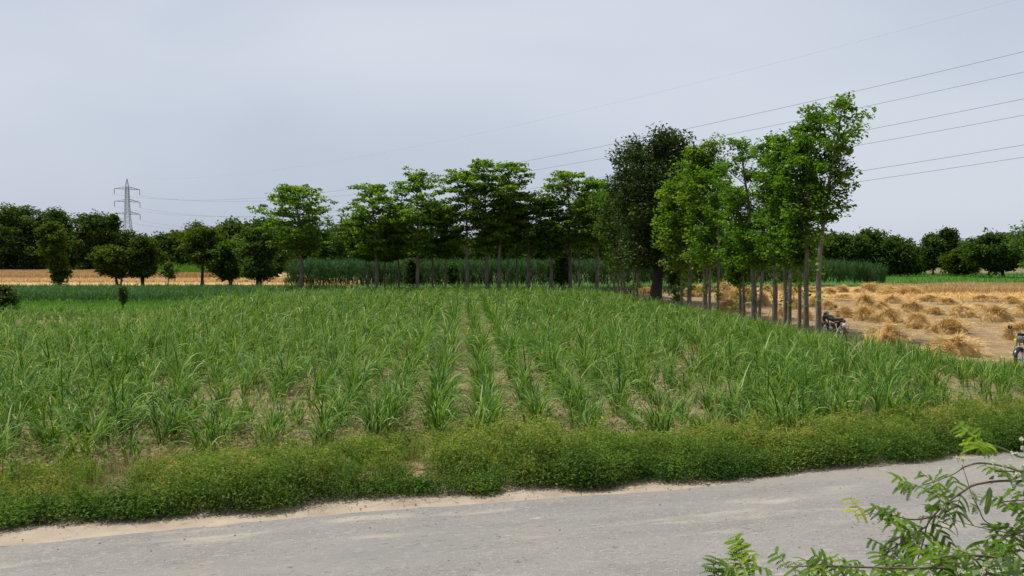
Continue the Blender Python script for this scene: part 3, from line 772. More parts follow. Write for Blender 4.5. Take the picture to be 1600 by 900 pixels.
tree_px('thorn_bush', 'narrow two tone bush, olive above and dark leafy below, before the wheat', 'bush', 94, 347, 19, 438, 96, 'top', M['olive'], BD, 1021, .16, 40, 5, 34, .32, .34, .7, 3, .7, 78)
tree_px('thorn_bush', 'round olive bush with flat top and short dark stem', 'bush', 184, 388, 27, 428, 95, 'umbrella', M['olive'], BD, 1022, .16, 44, 5, 36, .30, .36, .6, 3, .5)
tree_px('thorn_bush', 'taller dark green bush touching the round olive one', 'bush', 222, 374, 26, 428, 96, 'round', M['olive'], BD, 1023, .18, 48, 5, 36, .32, .40, .7, 3, .5, None, (.25, .2))
tree_px('sapling', 'small yellow green sapling in the stubble', 'sapling', 262, 412, 9, 432, 97, 'round', M['pale'], BD, 1024, .06, 18, 3, 20, .24, .24, .7, 2, .6)
tree_px('umbrella_thorn', 'umbrella shaped olive tree with bare dark stem', 'tree', 316, 357, 36, 408, 98, 'umbrella', M['olive'], BD, 1025, .2, 56, 6, 36, .30, .40, .5, 1, .5, 308)
tree_px('thorn_bush', 'leafy mid green bush right of the umbrella shaped tree', 'bush', 360, 380, 24, 432, 97, 'round', M['mid'], BD, 1026, .16, 48, 5, 36, .32, .40, .8, 3, .5, None, (.2, .2))
tree_px('thorn_bush', 'tall dark bush beside the lone layered tree', 'bush', 402, 358, 28, 432, 94, 'dome', M['far'], BD, 1027, .2, 50, 6, 34, .30, .40, .7, 3, .5, None, (.6, .25))
tree_px('leafy_shrub', 'dark leafy shrub cut by the left frame at field edge', 'shrub', 2, 449, 28, 486, 47, 'round', M['dark'], BD, 1028, .06, 40, 5, 30, .15, .2, .8, 3, .5, None, (.7, .2))
tree_px('weed_plant', 'single dark upright weed among the left cane', 'weed', 191, 447, 8, 470, 50, 'column', M['dark'], BD, 1029, .03, 18, 4, 14, .12, .12, .9, 2, .6, None, (.8, .2))
tree_px('leafy_shrub', 'dusky green shrub under the layered tree with raised tip', 'shrub', 645, 405, 16, 440, 77, 'oval', M['far'], BD, 1030, .06, 26, 4, 18, .22, .26, .8, 3, .5)
tree_px('leafy_shrub', 'dusky green shrub under the dip of the far tree row', 'shrub', 876, 395, 19, 440, 75, 'oval', M['far'], BD, 1031, .06, 30, 4, 20, .22, .28, .8, 3, .5)
tree_px('leafy_shrub', 'small dark shrub between two thin far row trunks', 'shrub', 704, 412, 12, 440, 78, 'oval', M['far'], BD, 1032, .05, 18, 4, 18, .20, .24, .8, 3, .5)
tree_px('leafy_shrub', 'dusky shrub behind lone layered tree trunk', 'shrub', 505, 372, 26, 425, 125, 'round', M['far'], BD, 1033, .1, 46, 5, 34, .4, .5, .8, 3, .5)

# --- right background
tree_px('dark_tree', 'dark tree just right of the leaning crown behind tall cane', 'tree', 1318, 370, 34, 423, 150, 'dome', D, BD, 1041, .3, 60, 6, 38, .6, .8, .7)
tree_px('dark_tree', 'pointed dark tree in the middle of the clump behind tall cane', 'tree', 1358, 364, 28, 423, 153, 'dome', D, BD, 1042, .3, 52, 6, 36, .6, .8, .7)
tree_px('dark_tree', 'rounded dark tree ending the clump behind tall cane', 'tree', 1398, 376, 30, 423, 150, 'dome', D, BD, 1043, .3, 56, 6, 36, .6, .8, .7)
tree_px('dark_tree', 'low tree trailing off from the clump behind tall cane', 'tree', 1432, 390, 20, 421, 165, 'round', D, BD, 1044, .2, 36, 5, 32, .6, .75, .7)
tree_px('dark_tree', 'two lobed nearly black tree on the skyline', 'tree', 1484, 361, 14, 417, 160, 'top', M['dark'], BD, 1045, .3, 40, 5, 36, .6, .8, .8)
tree_px('dark_tree', 'wispy tree joined to the left of the two lobed one', 'tree', 1458, 368, 17, 415, 160, 'top', D, BD, 1046, .2, 30, 5, 26, .55, .7, .7)
tree_px('dark_tree', 'low bushy olive tree under the two lobed one', 'tree', 1505, 392, 26, 422, 150, 'round', M['olive'], BD, 1047, .2, 50, 5, 34, .5, .7, .7, 1, .5, None, (.3, .2))
tree_px('dark_tree', 'pale twiggy tree between two dark ones on the skyline', 'tree', 1521, 375, 13, 415, 178, 'top', M['far'], BD, 1048, .2, 26, 4, 14, .55, .7, .7, 1, .6, None, (.85, .15))
tree_px('dark_tree', 'broad dark tree with two short trunks near right edge', 'tree', 1568, 370, 40, 415, 140, 'umbrella', D, BD, 1049, .28, 70, 6, 38, .55, .75, .6, 2)
tree_px('light_tree', 'light green tree cut by the right frame edge', 'tree', 1612, 345, 26, 412, 100, 'flat', M['pale'], BP, 1050, .2, 36, 4, 22, .34, .45, .5)

# --- distant trees closing the view (shared meshes)
fv = [tree_meshes(1100 + k, 11.5 - k, .3, 1.4, 5.2, ['round', 'oval', 'umbrella'][k % 3], D, BD, nb=44, per=5, lpc=32, lsize=.8, csig=1.0, flat=.7, rise=.5, tint=(.5, .2)) for k in range(4)]
rg = np.random.RandomState(66); cnt = 0
for px_ in list(range(430, 960, 21)) + list(range(985, 1300, 26)) + list(range(1300, 1640, 30)) + list(range(-30, 430, 36)):
    Y = rg.uniform(190, 260)
    s = rg.uniform(.75, 1.1)
    mid = 430 < px_ < 1300
    if not mid: Y += 90
    x = (px_ + rg.uniform(-8, 8) - 800) * Y / F
    plant_tree('distant_tree', 'distant dark tree in the hazy belt closing the view behind the fields', 'tree', x, Y, fv[cnt % 4], 'distant trees beyond the fields', rg.uniform(0, 6.28), (s, s, s * rg.uniform(.85, 1.15)))
    cnt += 1

# ------------------------------------------------------------------ tall cane, wheat, grass, left crop
def scatter_poly(r, poly, n):
    poly = np.array(poly, float); lo, hi = poly.min(0), poly.max(0)
    P = r.uniform(lo, hi, (n, 2)); ins = np.zeros(n, bool); j = len(poly) - 1
    for i in range(len(poly)):
        a, b = poly[i], poly[j]
        c = ((a[1] > P[:, 1]) != (b[1] > P[:, 1])) & (P[:, 0] < (b[0] - a[0]) * (P[:, 1] - a[1]) / (b[1] - a[1] + 1e-12) + a[0])
        ins ^= c; j = i
    return P[ins]
def stalks(r, P, H, nb, L, W, tint, nseg=4, low=.25):
    n = len(P); base = np.repeat(P, nb, 0); m = len(base)
    h = np.repeat(H, nb) * r.uniform(low, .86, m)
    b3 = np.concatenate([base + r.normal(0, .06, (m, 2)), h[:, None]], 1)
    V, Fq = blades(r, b3, r.uniform(0, 6.28, m), r.uniform(L[0], L[1], m), r.uniform(W[0], W[1], m), np.abs(r.normal(.3, .2, m)), np.clip(r.normal(1.3, .5, m), .2, 2.4), nseg)
    t = np.clip(r.normal(tint, .2, m), 0, 1)
    return V, Fq, np.repeat(t, nseg)
r = np.random.RandomState(77); mb = MB()
front = [(-21.5, 79.5), (42, 95.5), (43.5, 100), (-22, 84.5)]
P = scatter_poly(r, front, 12000)[:3300]
V, Fq, t = stalks(r, P, r.uniform(2.2, 2.9, len(P)) * np.clip(1.25 - np.maximum(P[:, 0] - 34, 0) / 15, .45, 1), 9, (.7, 1.3), (.05, .085), .5, 4, .12); mb.add(V, Fq, t)
back = [(-22, 84), (43.5, 99), (52, 128), (-32, 124)]
P = scatter_poly(r, back, 9000)[:4200]
V, Fq, t = stalks(r, P, r.uniform(2.2, 2.95, len(P)) * np.clip(1.25 - np.maximum(P[:, 0] - 38, 0) / 18, .45, 1), 6, (.8, 1.3), (.07, .11), .55, 3, .5); mb.add(V, Fq, t)
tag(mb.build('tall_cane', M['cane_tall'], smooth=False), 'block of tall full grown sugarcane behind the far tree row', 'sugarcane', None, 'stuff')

mb = MB()
P = scatter_poly(r, [(-48, 57), (-19.5, 57), (-17.5, 68), (-13, 74), (-52, 74)], 16000)[:5200]
V, Fq, t = stalks(r, P, r.uniform(.5, .85, len(P)), 7, (.35, .65), (.04, .065), .55, 4, .1); mb.add(V, Fq, t)
tag(mb.build('green_crop', M['crop'], smooth=False), 'bluish green young crop strip at left before the wheat', 'crop', None, 'stuff')

mb = MB()
P = scatter_poly(r, [(-52, 44), (-21, 44), (-18.5, 52), (-19, 59), (-52, 59)], 50000)[:24000]; n = len(P)
V, Fq = blades(r, np.concatenate([P, np.zeros((n, 1))], 1), r.uniform(0, 6.28, n), r.uniform(.15, .42, n), r.uniform(.014, .03, n), r.uniform(.05, .5, n), r.uniform(.2, 1.4, n), 3)
mb.add(V, Fq, np.repeat(np.clip(r.normal(.5, .22, n), 0, 1), 3))
tag(mb.build('bright_grass', M['grass'], smooth=False), 'bright green grass patch at the left side of the cane', 'grass', None, 'stuff')

mb = MB()
P = scatter_poly(r, [(40, 93), (78, 84), (140, 110), (140, 172), (62, 172)], 40000)[:14000]; n = len(P)
V, Fq = blades(r, np.concatenate([P, np.zeros((n, 1))], 1), r.uniform(0, 6.28, n), r.uniform(.3, .75, n), r.uniform(.05, .12, n), r.uniform(.05, .5, n), r.uniform(.2, 1.2, n), 2)
mb.add(V, Fq, np.repeat(np.clip(r.normal(.45, .22, n), 0, 1), 2))
P = scatter_poly(r, [(-57, 136), (-47, 136), (-47, 146), (-60, 146)], 2000)[:700]
V, Fq, t = stalks(r, P, r.uniform(1.0, 2.4, len(P)), 6, (.5, .9), (.05, .09), .7, 3, .1); mb.add(V, Fq, t)
tag(mb.build('meadow_grass', M['grass'], smooth=False), 'green grass beyond the ripe wheat and by the thorn trees', 'grass', None, 'stuff')

def wheat(name, poly, nmax, H, W, label, seed, droop=(.1, .9)):
    r = np.random.RandomState(seed)
    P = scatter_poly(r, poly, nmax); n = len(P)
    hh = H * (.86 + .22 * vnoise(P[:, 0], P[:, 1], 3.0, 2)) * r.uniform(.88, 1.08, n)
    V, Fq = blades(r, np.concatenate([P, np.zeros((n, 1))], 1), r.uniform(0, 6.28, n), hh, r.uniform(W[0], W[1], n), r.uniform(0, .15, n), r.uniform(droop[0], droop[1], n), 3, .6)
    o = put(name, raw_mesh(name, V, Fq, M['wheat'], np.repeat(np.clip(r.normal(.5, .2, n) , 0, 1), 3)))
    return tag(o, label, 'wheat', None, 'stuff')
wheat('ripe_wheat', [(34, 72.5), (38, 71), (80, 66), (82, 80), (46, 87.5), (36, 84)], 60000, .66, (.03, .06), 'standing ripe golden wheat beyond the straw heaps', 81)
wheat('golden_wheat', [(-108, 129), (-60, 130), (-46, 134), (-56, 176), (-140, 176)], 70000, .95, (.06, .12), 'standing ripe wheat in front of dark trees at far left', 82)
wheat('cut_swath', [(-100, 108), (-26, 108), (-28, 127), (-96, 126)], 16000, .42, (.05, .10), 'low cut wheat swaths and stubble before the standing crop', 83, (.8, 2.0))

# ------------------------------------------------------------------ straw heaps and litter
def heap_mesh(seed):
    r = np.random.RandomState(seed); mb = MB()
    nu, nv = 26, 8
    a = np.linspace(0, 2 * math.pi, nu, endpoint=False)[:, None]; b = np.linspace(0, 1, nv)[None, :]
    wob = 1 + .16 * np.sin(a * 2 + seed) + .10 * np.sin(a * 3 + seed * 2.1)
    rad = (1 - b ** 1.7) * .92 * wob
    z = .80 * b ** .72 * (1 + .12 * np.sin(a * 3 + seed)) + .05 * r.normal(0, 1, (nu, nv)) * (b > 0) * (b < 1)
    V = np.stack([rad * np.cos(a), rad * np.sin(a), z + 0 * a], -1).reshape(-1, 3)
    i = np.arange(nu)[:, None]; j = np.arange(nv - 1)[None, :]
    Fq = np.stack([i * nv + j, ((i + 1) % nu) * nv + j, ((i + 1) % nu) * nv + j + 1, i * nv + j + 1], -1).reshape(-1, 4)
    mb.add(V, Fq, r.uniform(.0, .35, len(Fq)))
    n = 900                                             # straws lying over it in loose wisps
    nw = 40; wa = r.uniform(0, 6.28, nw); wb = r.rand(nw) ** .7; wd = r.normal(0, .7, nw)
    k = r.randint(0, nw, n)
    th = wa[k] + r.normal(0, .16, n); bb = np.clip(wb[k] + r.normal(0, .12, n), .02, 1)
    w2 = 1 + .16 * np.sin(th * 2 + seed) + .10 * np.sin(th * 3 + seed * 2.1)
    rr = (1 - bb ** 1.7) * .92 * w2
    P = np.stack([rr * np.cos(th), rr * np.sin(th), .80 * bb ** .72 * (1 + .12 * np.sin(th * 3 + seed)) + r.uniform(0, .10, n)], -1)
    V, Fq = blades(r, P, th + wd[k] + r.normal(0, .35, n), r.uniform(.25, .75, n), r.uniform(.018, .036, n), r.uniform(.7, 1.35, n), r.uniform(.3, 1.2, n), 3, .5)
    V[:, 2] = np.maximum(V[:, 2], .0)
    t = np.clip(.62 + r.normal(0, .16, nw)[k] + r.normal(0, .14, n), 0, 1)
    mb.add(V, Fq, np.repeat(t, 3))
    return mb.mesh('straw_heap', M['straw'], smooth=False)
hv = [heap_mesh(s) for s in range(7)]
heaps = [  # px, top y, bottom y, half width, label
    (1493, 527, 557, 36, 'largest loose straw heap at the edge of the tall grass'),
    (1386, 510, 539, 32, 'broad straw heap behind the grass, nearest right of the black motorcycle'),
    (1592, 507, 532, 22, 'straw heap behind the yellow motorcycle'),
    (1482, 499, 521, 30, 'wide straw heap alone on bare earth before the biggest one'),
    (1434, 491, 513, 22, 'straw heap touching left end of the wide lone one'),
    (1558, 481, 503, 27, 'neat domed straw heap on open earth near the right edge'),
    (1503, 478, 496, 25, 'long straw heap left of the neat domed one'),
    (1532, 476, 487, 13, 'little straw heap between the long and the neat domed one'),
    (1390, 484, 505, 24, 'straw heap with deep dark right side in the middle row'),
    (1350, 481, 501, 20, 'straw heap left of the dark sided one'),
    (1320, 480, 496, 17, 'straw heap just above the black motorcycle'),
    (1426, 472, 488, 21, 'straw heap above the dark sided one, toward the wheat'),
    (1352, 463, 482, 19, 'tall pointed straw heap behind the middle row'),
    (1319, 460, 469, 18, 'flat spread straw heap behind the motorcycle'),
    (1420, 449, 463, 24, 'straw heap at the left corner of standing wheat'),
    (1358, 445, 460, 21, 'double humped straw heap below the tall cane'),
    (1315, 447, 457, 13, 'small tidy straw heap below the tall cane, right of the leaning tree'),
    (1294, 450, 460, 11, 'little straw heap just right of the crooked trunk, far back'),
    (1294, 471, 484, 12, 'shaded straw heap just right of the crooked trunk, halfway back'),
    (1270, 466, 480, 12, 'straw heap seen between the last two tall trunks'),
    (1243, 448, 463, 13, 'far straw heap between dark paired trunk and thin trunk'),
    (1241, 465, 483, 14, 'halfway straw heap between dark paired trunk and thin trunk'),
    (1220, 483, 503, 16, 'brownish shaded straw heap at the foot of the straight pale trunk'),
    (1222, 446, 458, 11, 'far straw heap right of the straight pale trunk'),
    (1198, 447, 459, 11, 'far straw heap left of the straight pale trunk'),
    (1193, 461, 478, 13, 'cone shaped straw heap right of the thick pale trunk'),
    (1168, 452, 471, 13, 'straw heap half hidden by the thick pale trunk'),
    (1133, 444, 470, 20, 'big straw heap farthest left behind the spindly sapling'),
    (1150, 453, 472, 12, 'straw heap leaning on the big far left one'),
    (1142, 470, 487, 20, 'shaded brown straw heap in front of the big far left one'),
    (1092, 448, 464, 15, 'straw heap seen between reddish and paired trunks'),
    (1072, 452, 464, 10, 'small straw heap by the reddish grey trunk'),
    (1010, 450, 459, 10, 'small straw heap in shade left of the mango trunk'),
    (1602, 476, 496, 18, 'straw heap cut by the right frame edge above the yellow motorcycle'),
    (1462, 480, 492, 15, 'small low straw heap left of the long one, before the wheat'),
    (1395, 462, 474, 15, 'rounded straw heap between the pointed one and the wheat corner'),
    (1378, 472, 484, 13, 'small straw heap right of the pointed one'),
    (1340, 452, 461, 12, 'little straw heap between the tidy and double humped ones'),
    (1390, 448, 459, 13, 'rounded straw heap between double humped one and wheat corner'),
    (1480, 466, 476, 17, 'flattened straw heap in front of the wheat, mid way'),
    (1580, 464, 475, 18, 'flattened straw heap in front of the wheat by the right edge'),
    (1268, 448, 458, 11, 'far straw heap between the last two tall trunks'),
    (1258, 484, 500, 13, 'shaded straw heap at the foot of the thin trunk in the tall pair gap'),
    (1455, 462, 471, 22, 'low straw swath in front of the wheat, left part'),
    (1540, 462, 471, 26, 'low straw swath in front of the wheat, right part'),
]
for q, (hx, ty, by, hw, lab) in enumerate(heaps):
    Pb = at(hx, by); Y = Pb[1]; sc = Y / F
    rx = hw * sc; Y += rx * .55
    h = CAMZ - (ty - 405) * Y / F
    h = max(.22, h)
    rg = np.random.RandomState(1300 + q)
    o = put('straw_heap', hv[q % 7], None, (Pb[0] * Y / Pb[1], Y, -.012), rg.uniform(0, 6.28) if abs(rx - h) > 0 else 0, (rx * 1.0, rx * 1.0, h * 1.12))
    tag(o, lab, 'straw heap', 'straw heaps on the harvested field')
def fx_straw(r, n):
    y = 20 + 60 * r.rand(n) ** 1.2; x = r.uniform(.05, .66, n) * y
    k = (x > row_x(y) + .3) & (vnoise(x, y, 1.8, 3) * .6 + vnoise(x, y, .5, 4) * .4 > .36)
    return np.stack([x, y], -1)[k]
litter('straw_litter', 38000, fx_straw, (.12, .45), (.008, .022), M['straw'], 'scattered straw lying on the bare earth between the heaps', 'straw', 24, 0, (.3, 1))
def fx_sw(r, n):
    x = r.uniform(20, 60, n); y = r.choice([60., 63., 66., 69.5], n) + r.normal(0, 1.1, n) - (x - 40) * .12
    k = vnoise(x, y, 2.5, 3) > .34
    return np.stack([x, y], -1)[k]
r = np.random.RandomState(91); P = fx_sw(r, 34000); n = len(P)
V, Fq = blades(r, np.concatenate([P, r.uniform(0, .16, (n, 1))], 1), r.uniform(0, 6.28, n), r.uniform(.2, .6, n), r.uniform(.02, .045, n), r.uniform(.7, 1.5, n), r.uniform(0, .9, n), 2, .5)
tag(put('straw_swaths', raw_mesh('straw_swaths', V, Fq, M['straw'], np.repeat(np.clip(r.normal(.55, .2, n), 0, 1), 2))), 'loose cut straw spread in swaths before the standing wheat', 'straw', None, 'stuff')

r = np.random.RandomState(96); mb = MB()
P = scatter_poly(r, [(-60, 70.5), (row_x(72), 69.5), (row_x(72) + 12, 76), (18, 88), (-21, 80.5), (-60, 80)], 30000)[:17000]; n = len(P)
V, Fq = blades(r, np.concatenate([P, np.zeros((n, 1))], 1), r.uniform(0, 6.28, n), r.uniform(.25, .85, n), r.uniform(.03, .06, n), r.uniform(.05, .5, n), r.uniform(.3, 1.6, n), 3)
mb.add(V, Fq, np.repeat(np.clip(r.normal(.35, .2, n), 0, 1), 3))
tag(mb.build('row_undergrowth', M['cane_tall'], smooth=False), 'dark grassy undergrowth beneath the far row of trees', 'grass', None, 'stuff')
sheet('row_grass_ground', [(-60, 70), (9, 69), (22, 88), (42, 97), (46, 125), (-30, 122), (-22, 84), (-60, 82)], -0.012, M['grassground'], 'grassy ground under the far tree row and tall cane', 'field', .1, 6)

# rough grass along the foot of the tree row and field edge
r = np.random.RandomState(95); n = 15000
y = 16 + 52 * r.rand(n) ** 1.4; x = row_x(y) + r.normal(-.35, .42, n)
k = vnoise(x, y, 1.2, 5) > .3; x, y = x[k], y[k]; n = len(x)
V, Fq = blades(r, np.stack([x, y, 0 * x], -1), r.uniform(0, 6.28, n), r.uniform(.18, .6, n), r.uniform(.012, .026, n), r.uniform(.05, .5, n), r.uniform(.3, 1.5, n), 3)
tag(put('edge_grass', raw_mesh('edge_grass', V, Fq, M['cane'], np.repeat(np.clip(r.normal(.52, .22, n), 0, 1), 3))), 'rough grass along the foot of the tree row', 'grass', None, 'stuff')

r = np.random.RandomState(98); n = 900
P = np.array(at(1595, 590)[:2])[None] + r.normal(0, 1, (n, 2)) * np.array([.75, .35]); P[:, 1] = np.minimum(P[:, 1], 22.1)
V, Fq = blades(r, np.concatenate([P, np.zeros((n, 1))], 1), r.uniform(0, 6.28, n), r.uniform(.25, .62, n), r.uniform(.014, .03, n), r.uniform(.05, .4, n), r.uniform(.3, 1.4, n), 4)
tag(put('tall_grass', raw_mesh('tall_grass', V, Fq, M['cane'], np.repeat(np.clip(r.normal(.45, .22, n), 0, .9), 4))), 'tuft of tall grass in front of the yellow motorcycle', 'grass', None, 'stuff')

# ------------------------------------------------------------------ pylon and power line
P0 = np.array([-135.1, 300.0]); T = np.array([.651, -.759]); T /= np.linalg.norm(T); N = np.array([-T[1], T[0]]); N = np.array([.759, .651]); N /= np.linalg.norm(N)
ARM = 4.25
py = empty('pylon', (P0[0], P0[1], 0), math.atan2(N[1], N[0]))
tag(py, 'steel lattice pylon with three crossarms above the dark trees', 'pylon')
ztop = 31.2; zarm = [27.6, 23.2, 18.9]
def half(z): return np.interp(z, [0, 15, 19, 28.4, ztop], [2.9, 1.05, .76, .50, .05])
mb = MB(); lv = [0, 4.5, 8.3, 11.6, 14.4, 16.7] + list(np.arange(18.9, 28.5, 1.45)) + [28.4]
for sx, sy in ((1, 1), (1, -1), (-1, 1), (-1, -1)):
    zs = np.array(lv + [ztop]); mb.tube(np.stack([sx * half(zs), sy * half(zs), zs], -1), .085, 4)
for a, b in zip(lv[:-1], lv[1:]):
    ha, hb = half(a), half(b)
    for s in (1, -1):
        for q in ((lambda u, v, z: (u, s * v, z)), (lambda u, v, z: (s * v, u, z))):
            mb.tube(np.array([q(-ha, ha, a), q(hb, hb, b)]), .055, 4); mb.tube(np.array([q(ha, ha, a), q(-hb, hb, b)]), .055, 4)
            mb.tube(np.array([q(-hb, hb, b), q(hb, hb, b)]), .05, 4)
mb.build('tower_body', M['steel'], py, False)
for z in zarm:
    mb = MB()
    for s in (1, -1):
        h = half(z)
        for w in (1, -1):
            mb.tube(np.array([(s * h, w * h, z), (s * ARM, w * .06, z)]), .085, 4)
            mb.tube(np.array([(s * half(z + .9), w * half(z + .9), z + .9), (s * ARM, w * .06, z)]), .07, 4)
            for f in (.3, .6, .8): mb.tube(np.array([(s * (h + (ARM - h) * f), w * h * (1 - f), z), (s * (h + (ARM - h) * (f - .12)), w * h * (1 - f), z + .9 * (1 - f))]), .04, 4)
    mb.build('crossarm', M['steel'], py, False)
for z in zarm:
    for s in (1, -1):
        prof = []
        for k in range(12):
            prof += [(-k * .16, .07), (-k * .16 - .05, .17), (-k * .16 - .1, .07)]
        mb = MB(); mb.lathe((s * ARM, 0, z - .08), prof, (0, 0, 1), 8)
        mb.build('insulator', M['insul'], py, True)
def wire(start_xy, z0, drop, label, rad, t1=330.0):
    t = np.linspace(0, t1, 90)
    zz = z0 - drop + (drop / 160 ** 2) * (t - 160) ** 2
    P = np.stack([start_xy[0] + T[0] * t, start_xy[1] + T[1] * t, zz], -1)
    mb = MB(); mb.tube(P, rad, 5)
    tag(mb.build('power_cable', M['wire']), label, 'power line', 'overhead power line cables')
for z, nm in zip(zarm, ('upper', 'middle', 'lower')):
    for s, w in ((-1, 'higher'), (1, 'lower')):
        wire(P0 + N * ARM * s, z - 2.1, 8.2, f'{w} cable of the {nm} pair strung from the pylon across the sky', .024)
wire(P0, ztop, 6.7, 'faint earth wire from pylon tip, highest of all cables', .006)

# ------------------------------------------------------------------ motorcycles (front towards +x)
def motorcycle(label, loc, rz, paint, panel, lean=0.13):
    root = empty('motorcycle', loc, rz); root.rotation_euler = (lean, 0, rz)
    tag(root, label, 'motorcycle')
    WB = .63; WR = .29
    for wx in (WB, -WB):
        w = empty('wheel', (wx, 0, WR)); w.parent = root
        MB().torus((0, 0, 0), WR - .045, .045, sq=1.1).build('tyre', M['rubber'], w)
        mb = MB(); mb.torus((0, 0, 0), WR - .085, .016, sq=1.6, k=6)
        mb.lathe((0, -.06, 0), [(0, .02), (.01, .055), (.11, .055), (.12, .02)], (0, 1, 0), 12)
        for k in range(18):
            a = k * 2 * math.pi / 18; s = .035 if k % 2 else -.035
            mb.tube(np.array([(math.cos(a) * .05, s, math.sin(a) * .05), (math.cos(a + .3) * (WR - .09), 0, math.sin(a + .3) * (WR - .09))]), .0035, 4, cap=False)
        mb.build('rim', M['chrome'], w)
        mb = MB(); th = np.linspace(R(20 if wx > 0 else 5), R(175 if wx < 0 else 160), 14); prof = []
        V = []; 
        for a in th:
            for yy, dr in ((-.065, -.03), (-.05, .0), (0, .012), (.05, .0), (.065, -.03)): V.append((wx + math.cos(a) * (WR + .03 + dr), yy, WR + math.sin(a) * (WR + .03 + dr)))
        Fq = [[i * 5 + j, i * 5 + j + 1, (i + 1) * 5 + j + 1, (i + 1) * 5 + j] for i in range(13) for j in range(4)]
        mb.add(V, Fq); mb.build('fender', panel, root)
    mb = MB()
    for s in (.085, -.085): mb.tube(np.array([(WB, s, WR), (.47, s, .70), (.40, s, .90)]), [.019, .02, .022], 8)
    mb.box((.42, 0, .86), (.05, .21, .03)); mb.build('fork', M['chrome'], root)
    mb = MB()
    mb.tube(np.array([(.40, 0, .84), (.30, 0, .60), (.22, 0, .30), (-.20, 0, .27), (-.22, 0, .62)]), .02, 8)
    mb.tube(np.array([(.40, 0, .82), (.05, 0, .66), (-.30, 0, .64), (-.78, 0, .72)]), .022, 8)
    for s in (.11, -.11):
        mb.tube(np.array([(-.20, s * .7, .30), (-WB, s, WR)]), .018, 7)
        mb.tube(np.array([(-.30, s, .62), (-.80, s, .70)]), .013, 7)
    mb.build('frame', M['black'], root)
    mb = MB()
    for s in (.13, -.13): mb.tube(np.array([(-WB + .02, s, WR + .02), (-.50, s, .62)]), [.026, .026], 8)
    mb.build('shock_absorber', M['chrome'], root)
    mb = MB(); mb.box((.02, 0, .36), (.30, .22, .20), bev=.03)
    mb.lathe((.10, 0, .44), [(0, .07), (.02, .085), (.03, .07), (.05, .085), (.06, .07), (.08, .085), (.09, .07), (.11, .085), (.13, .07), (.17, .06)], (.35, 0, 1), 12)
    mb.build('engine', M['alloy'], root)
    mb = MB(); mb.tube(np.array([(.2, -.05, .50), (.27, -.1, .36), (.18, -.13, .21), (-.2, -.14, .20), (-.45, -.15, .25), (-.95, -.15, .34)]), [.018, .018, .02, .025, .04, .04], 9)
    mb.build('exhaust', M['chrome'], root)
    # tank: loft of ellipses
    mb = MB(); V = []; xs = [.36, .33, .24, .10, -.04, -.10]; hw_ = [.03, .09, .13, .135, .10, .05]; zt = [.80, .87, .90, .885, .82, .77]; zb = [.76, .70, .67, .67, .68, .70]
    for x_, w_, a_, b_ in zip(xs, hw_, zt, zb):
        for k in range(12):
            q = k * math.pi / 6; V.append((x_, w_ * math.cos(q), (a_ + b_) / 2 + (a_ - b_) / 2 * math.sin(q)))
    mb.add(V, [[i * 12 + j, i * 12 + (j + 1) % 12, (i + 1) * 12 + (j + 1) % 12, (i + 1) * 12 + j] for i in range(5) for j in range(12)])
    mb.build('fuel_tank', paint, root)
    mb = MB(); V = []
    for x_, w_, a_, b_ in [(-.06, .07, .79, .70), (-.14, .11, .795, .70), (-.40, .12, .80, .69), (-.68, .105, .83, .73), (-.76, .06, .82, .76)]:
        for k in range(12):
            q = k * math.pi / 6; V.append((x_, w_ * np.sign(math.cos(q)) * abs(math.cos(q)) ** .5, (a_ + b_) / 2 + (a_ - b_) / 2 * np.sign(math.sin(q)) * abs(math.sin(q)) ** .6))
    mb.add(V, [[i * 12 + j, i * 12 + (j + 1) % 12, (i + 1) * 12 + (j + 1) % 12, (i + 1) * 12 + j] for i in range(4) for j in range(12)])
    mb.build('seat', M['seat'], root)
    for s in (.15, -.15):
        MB().box((.37, s, .74), (.24, .035, .20), bev=.015).build('tank_shroud', paint, root)
    for s in (.115, -.115):
        MB().box((-.24, s, .54), (.26, .03, .17), bev=.013).build('side_panel', panel, root)
    MB().box((-.80, 0, .74), (.22, .16, .10), bev=.04).build('tail_cowl', paint, root)
    mb = MB(); mb.lathe((-.90, 0, .72), [(-.03, .02), (-.03, .05), (.0, .055), (.02, .04)], (1, 0, 0), 12); mb.build('tail_light', M['red'], root)
    mb = MB(); mb.box((-.935, 0, .58), (.012, .20, .13), t=.5); mb.build('number_plate', M['white'], root)
    mb = MB(); mb.tube(np.array([(.20, .36, .97), (.30, .30, .99), (.38, .12, .98), (.39, 0, .94), (.38, -.12, .98), (.30, -.30, .99), (.20, -.36, .97)]), .013, 8)
    mb.build('handlebar', M['chrome'], root)
    for s in (1, -1):
        mb = MB(); mb.tube(np.array([(.20, s * .36, .97), (.255, s * .335, .98)]), .019, 8); mb.build('grip', M['rubber'], root)
        mb = MB(); mb.tube(np.array([(.31, s * .28, .99), (.33, s * .33, 1.12)]), .007, 6); mb.lathe((.33, s * .34, 1.16), [(-.02, .02), (-.012, .055), (.006, .058), (.012, .03)], (1, 0, 0), 12)
        mb.build('mirror', M['black'], root)
        mb = MB(); mb.lathe((.46, s * .17, .80), [(-.03, .012), (0, .03), (.02, .024), (.03, .006)], (1, 0, 0), 10); mb.build('turn_signal', M['yellow'], root)
    mb = MB(); mb.lathe((.43, 0, .83), [(0, .05), (.03, .09), (.09, .105), (.10, .10)], (1, 0, -.1), 16); mb.box((.45, 0, .95), (.05, .2, .10), bev=.02); hl = mb.build('headlight', M['black'], root)
    mb = MB(); mb.lathe((.53, 0, .82), [(0, .097), (.015, .08), (.025, .03), (.026, .004)], (1, 0, -.1), 16); mb.build('lamp_lens', M['glass'], hl)
    mb = MB(); mb.tube(np.array([(0, .10, .22), (-.05, .24, .02)]), .011, 6); mb.build('kickstand', M['black'], root)
    mb = MB()
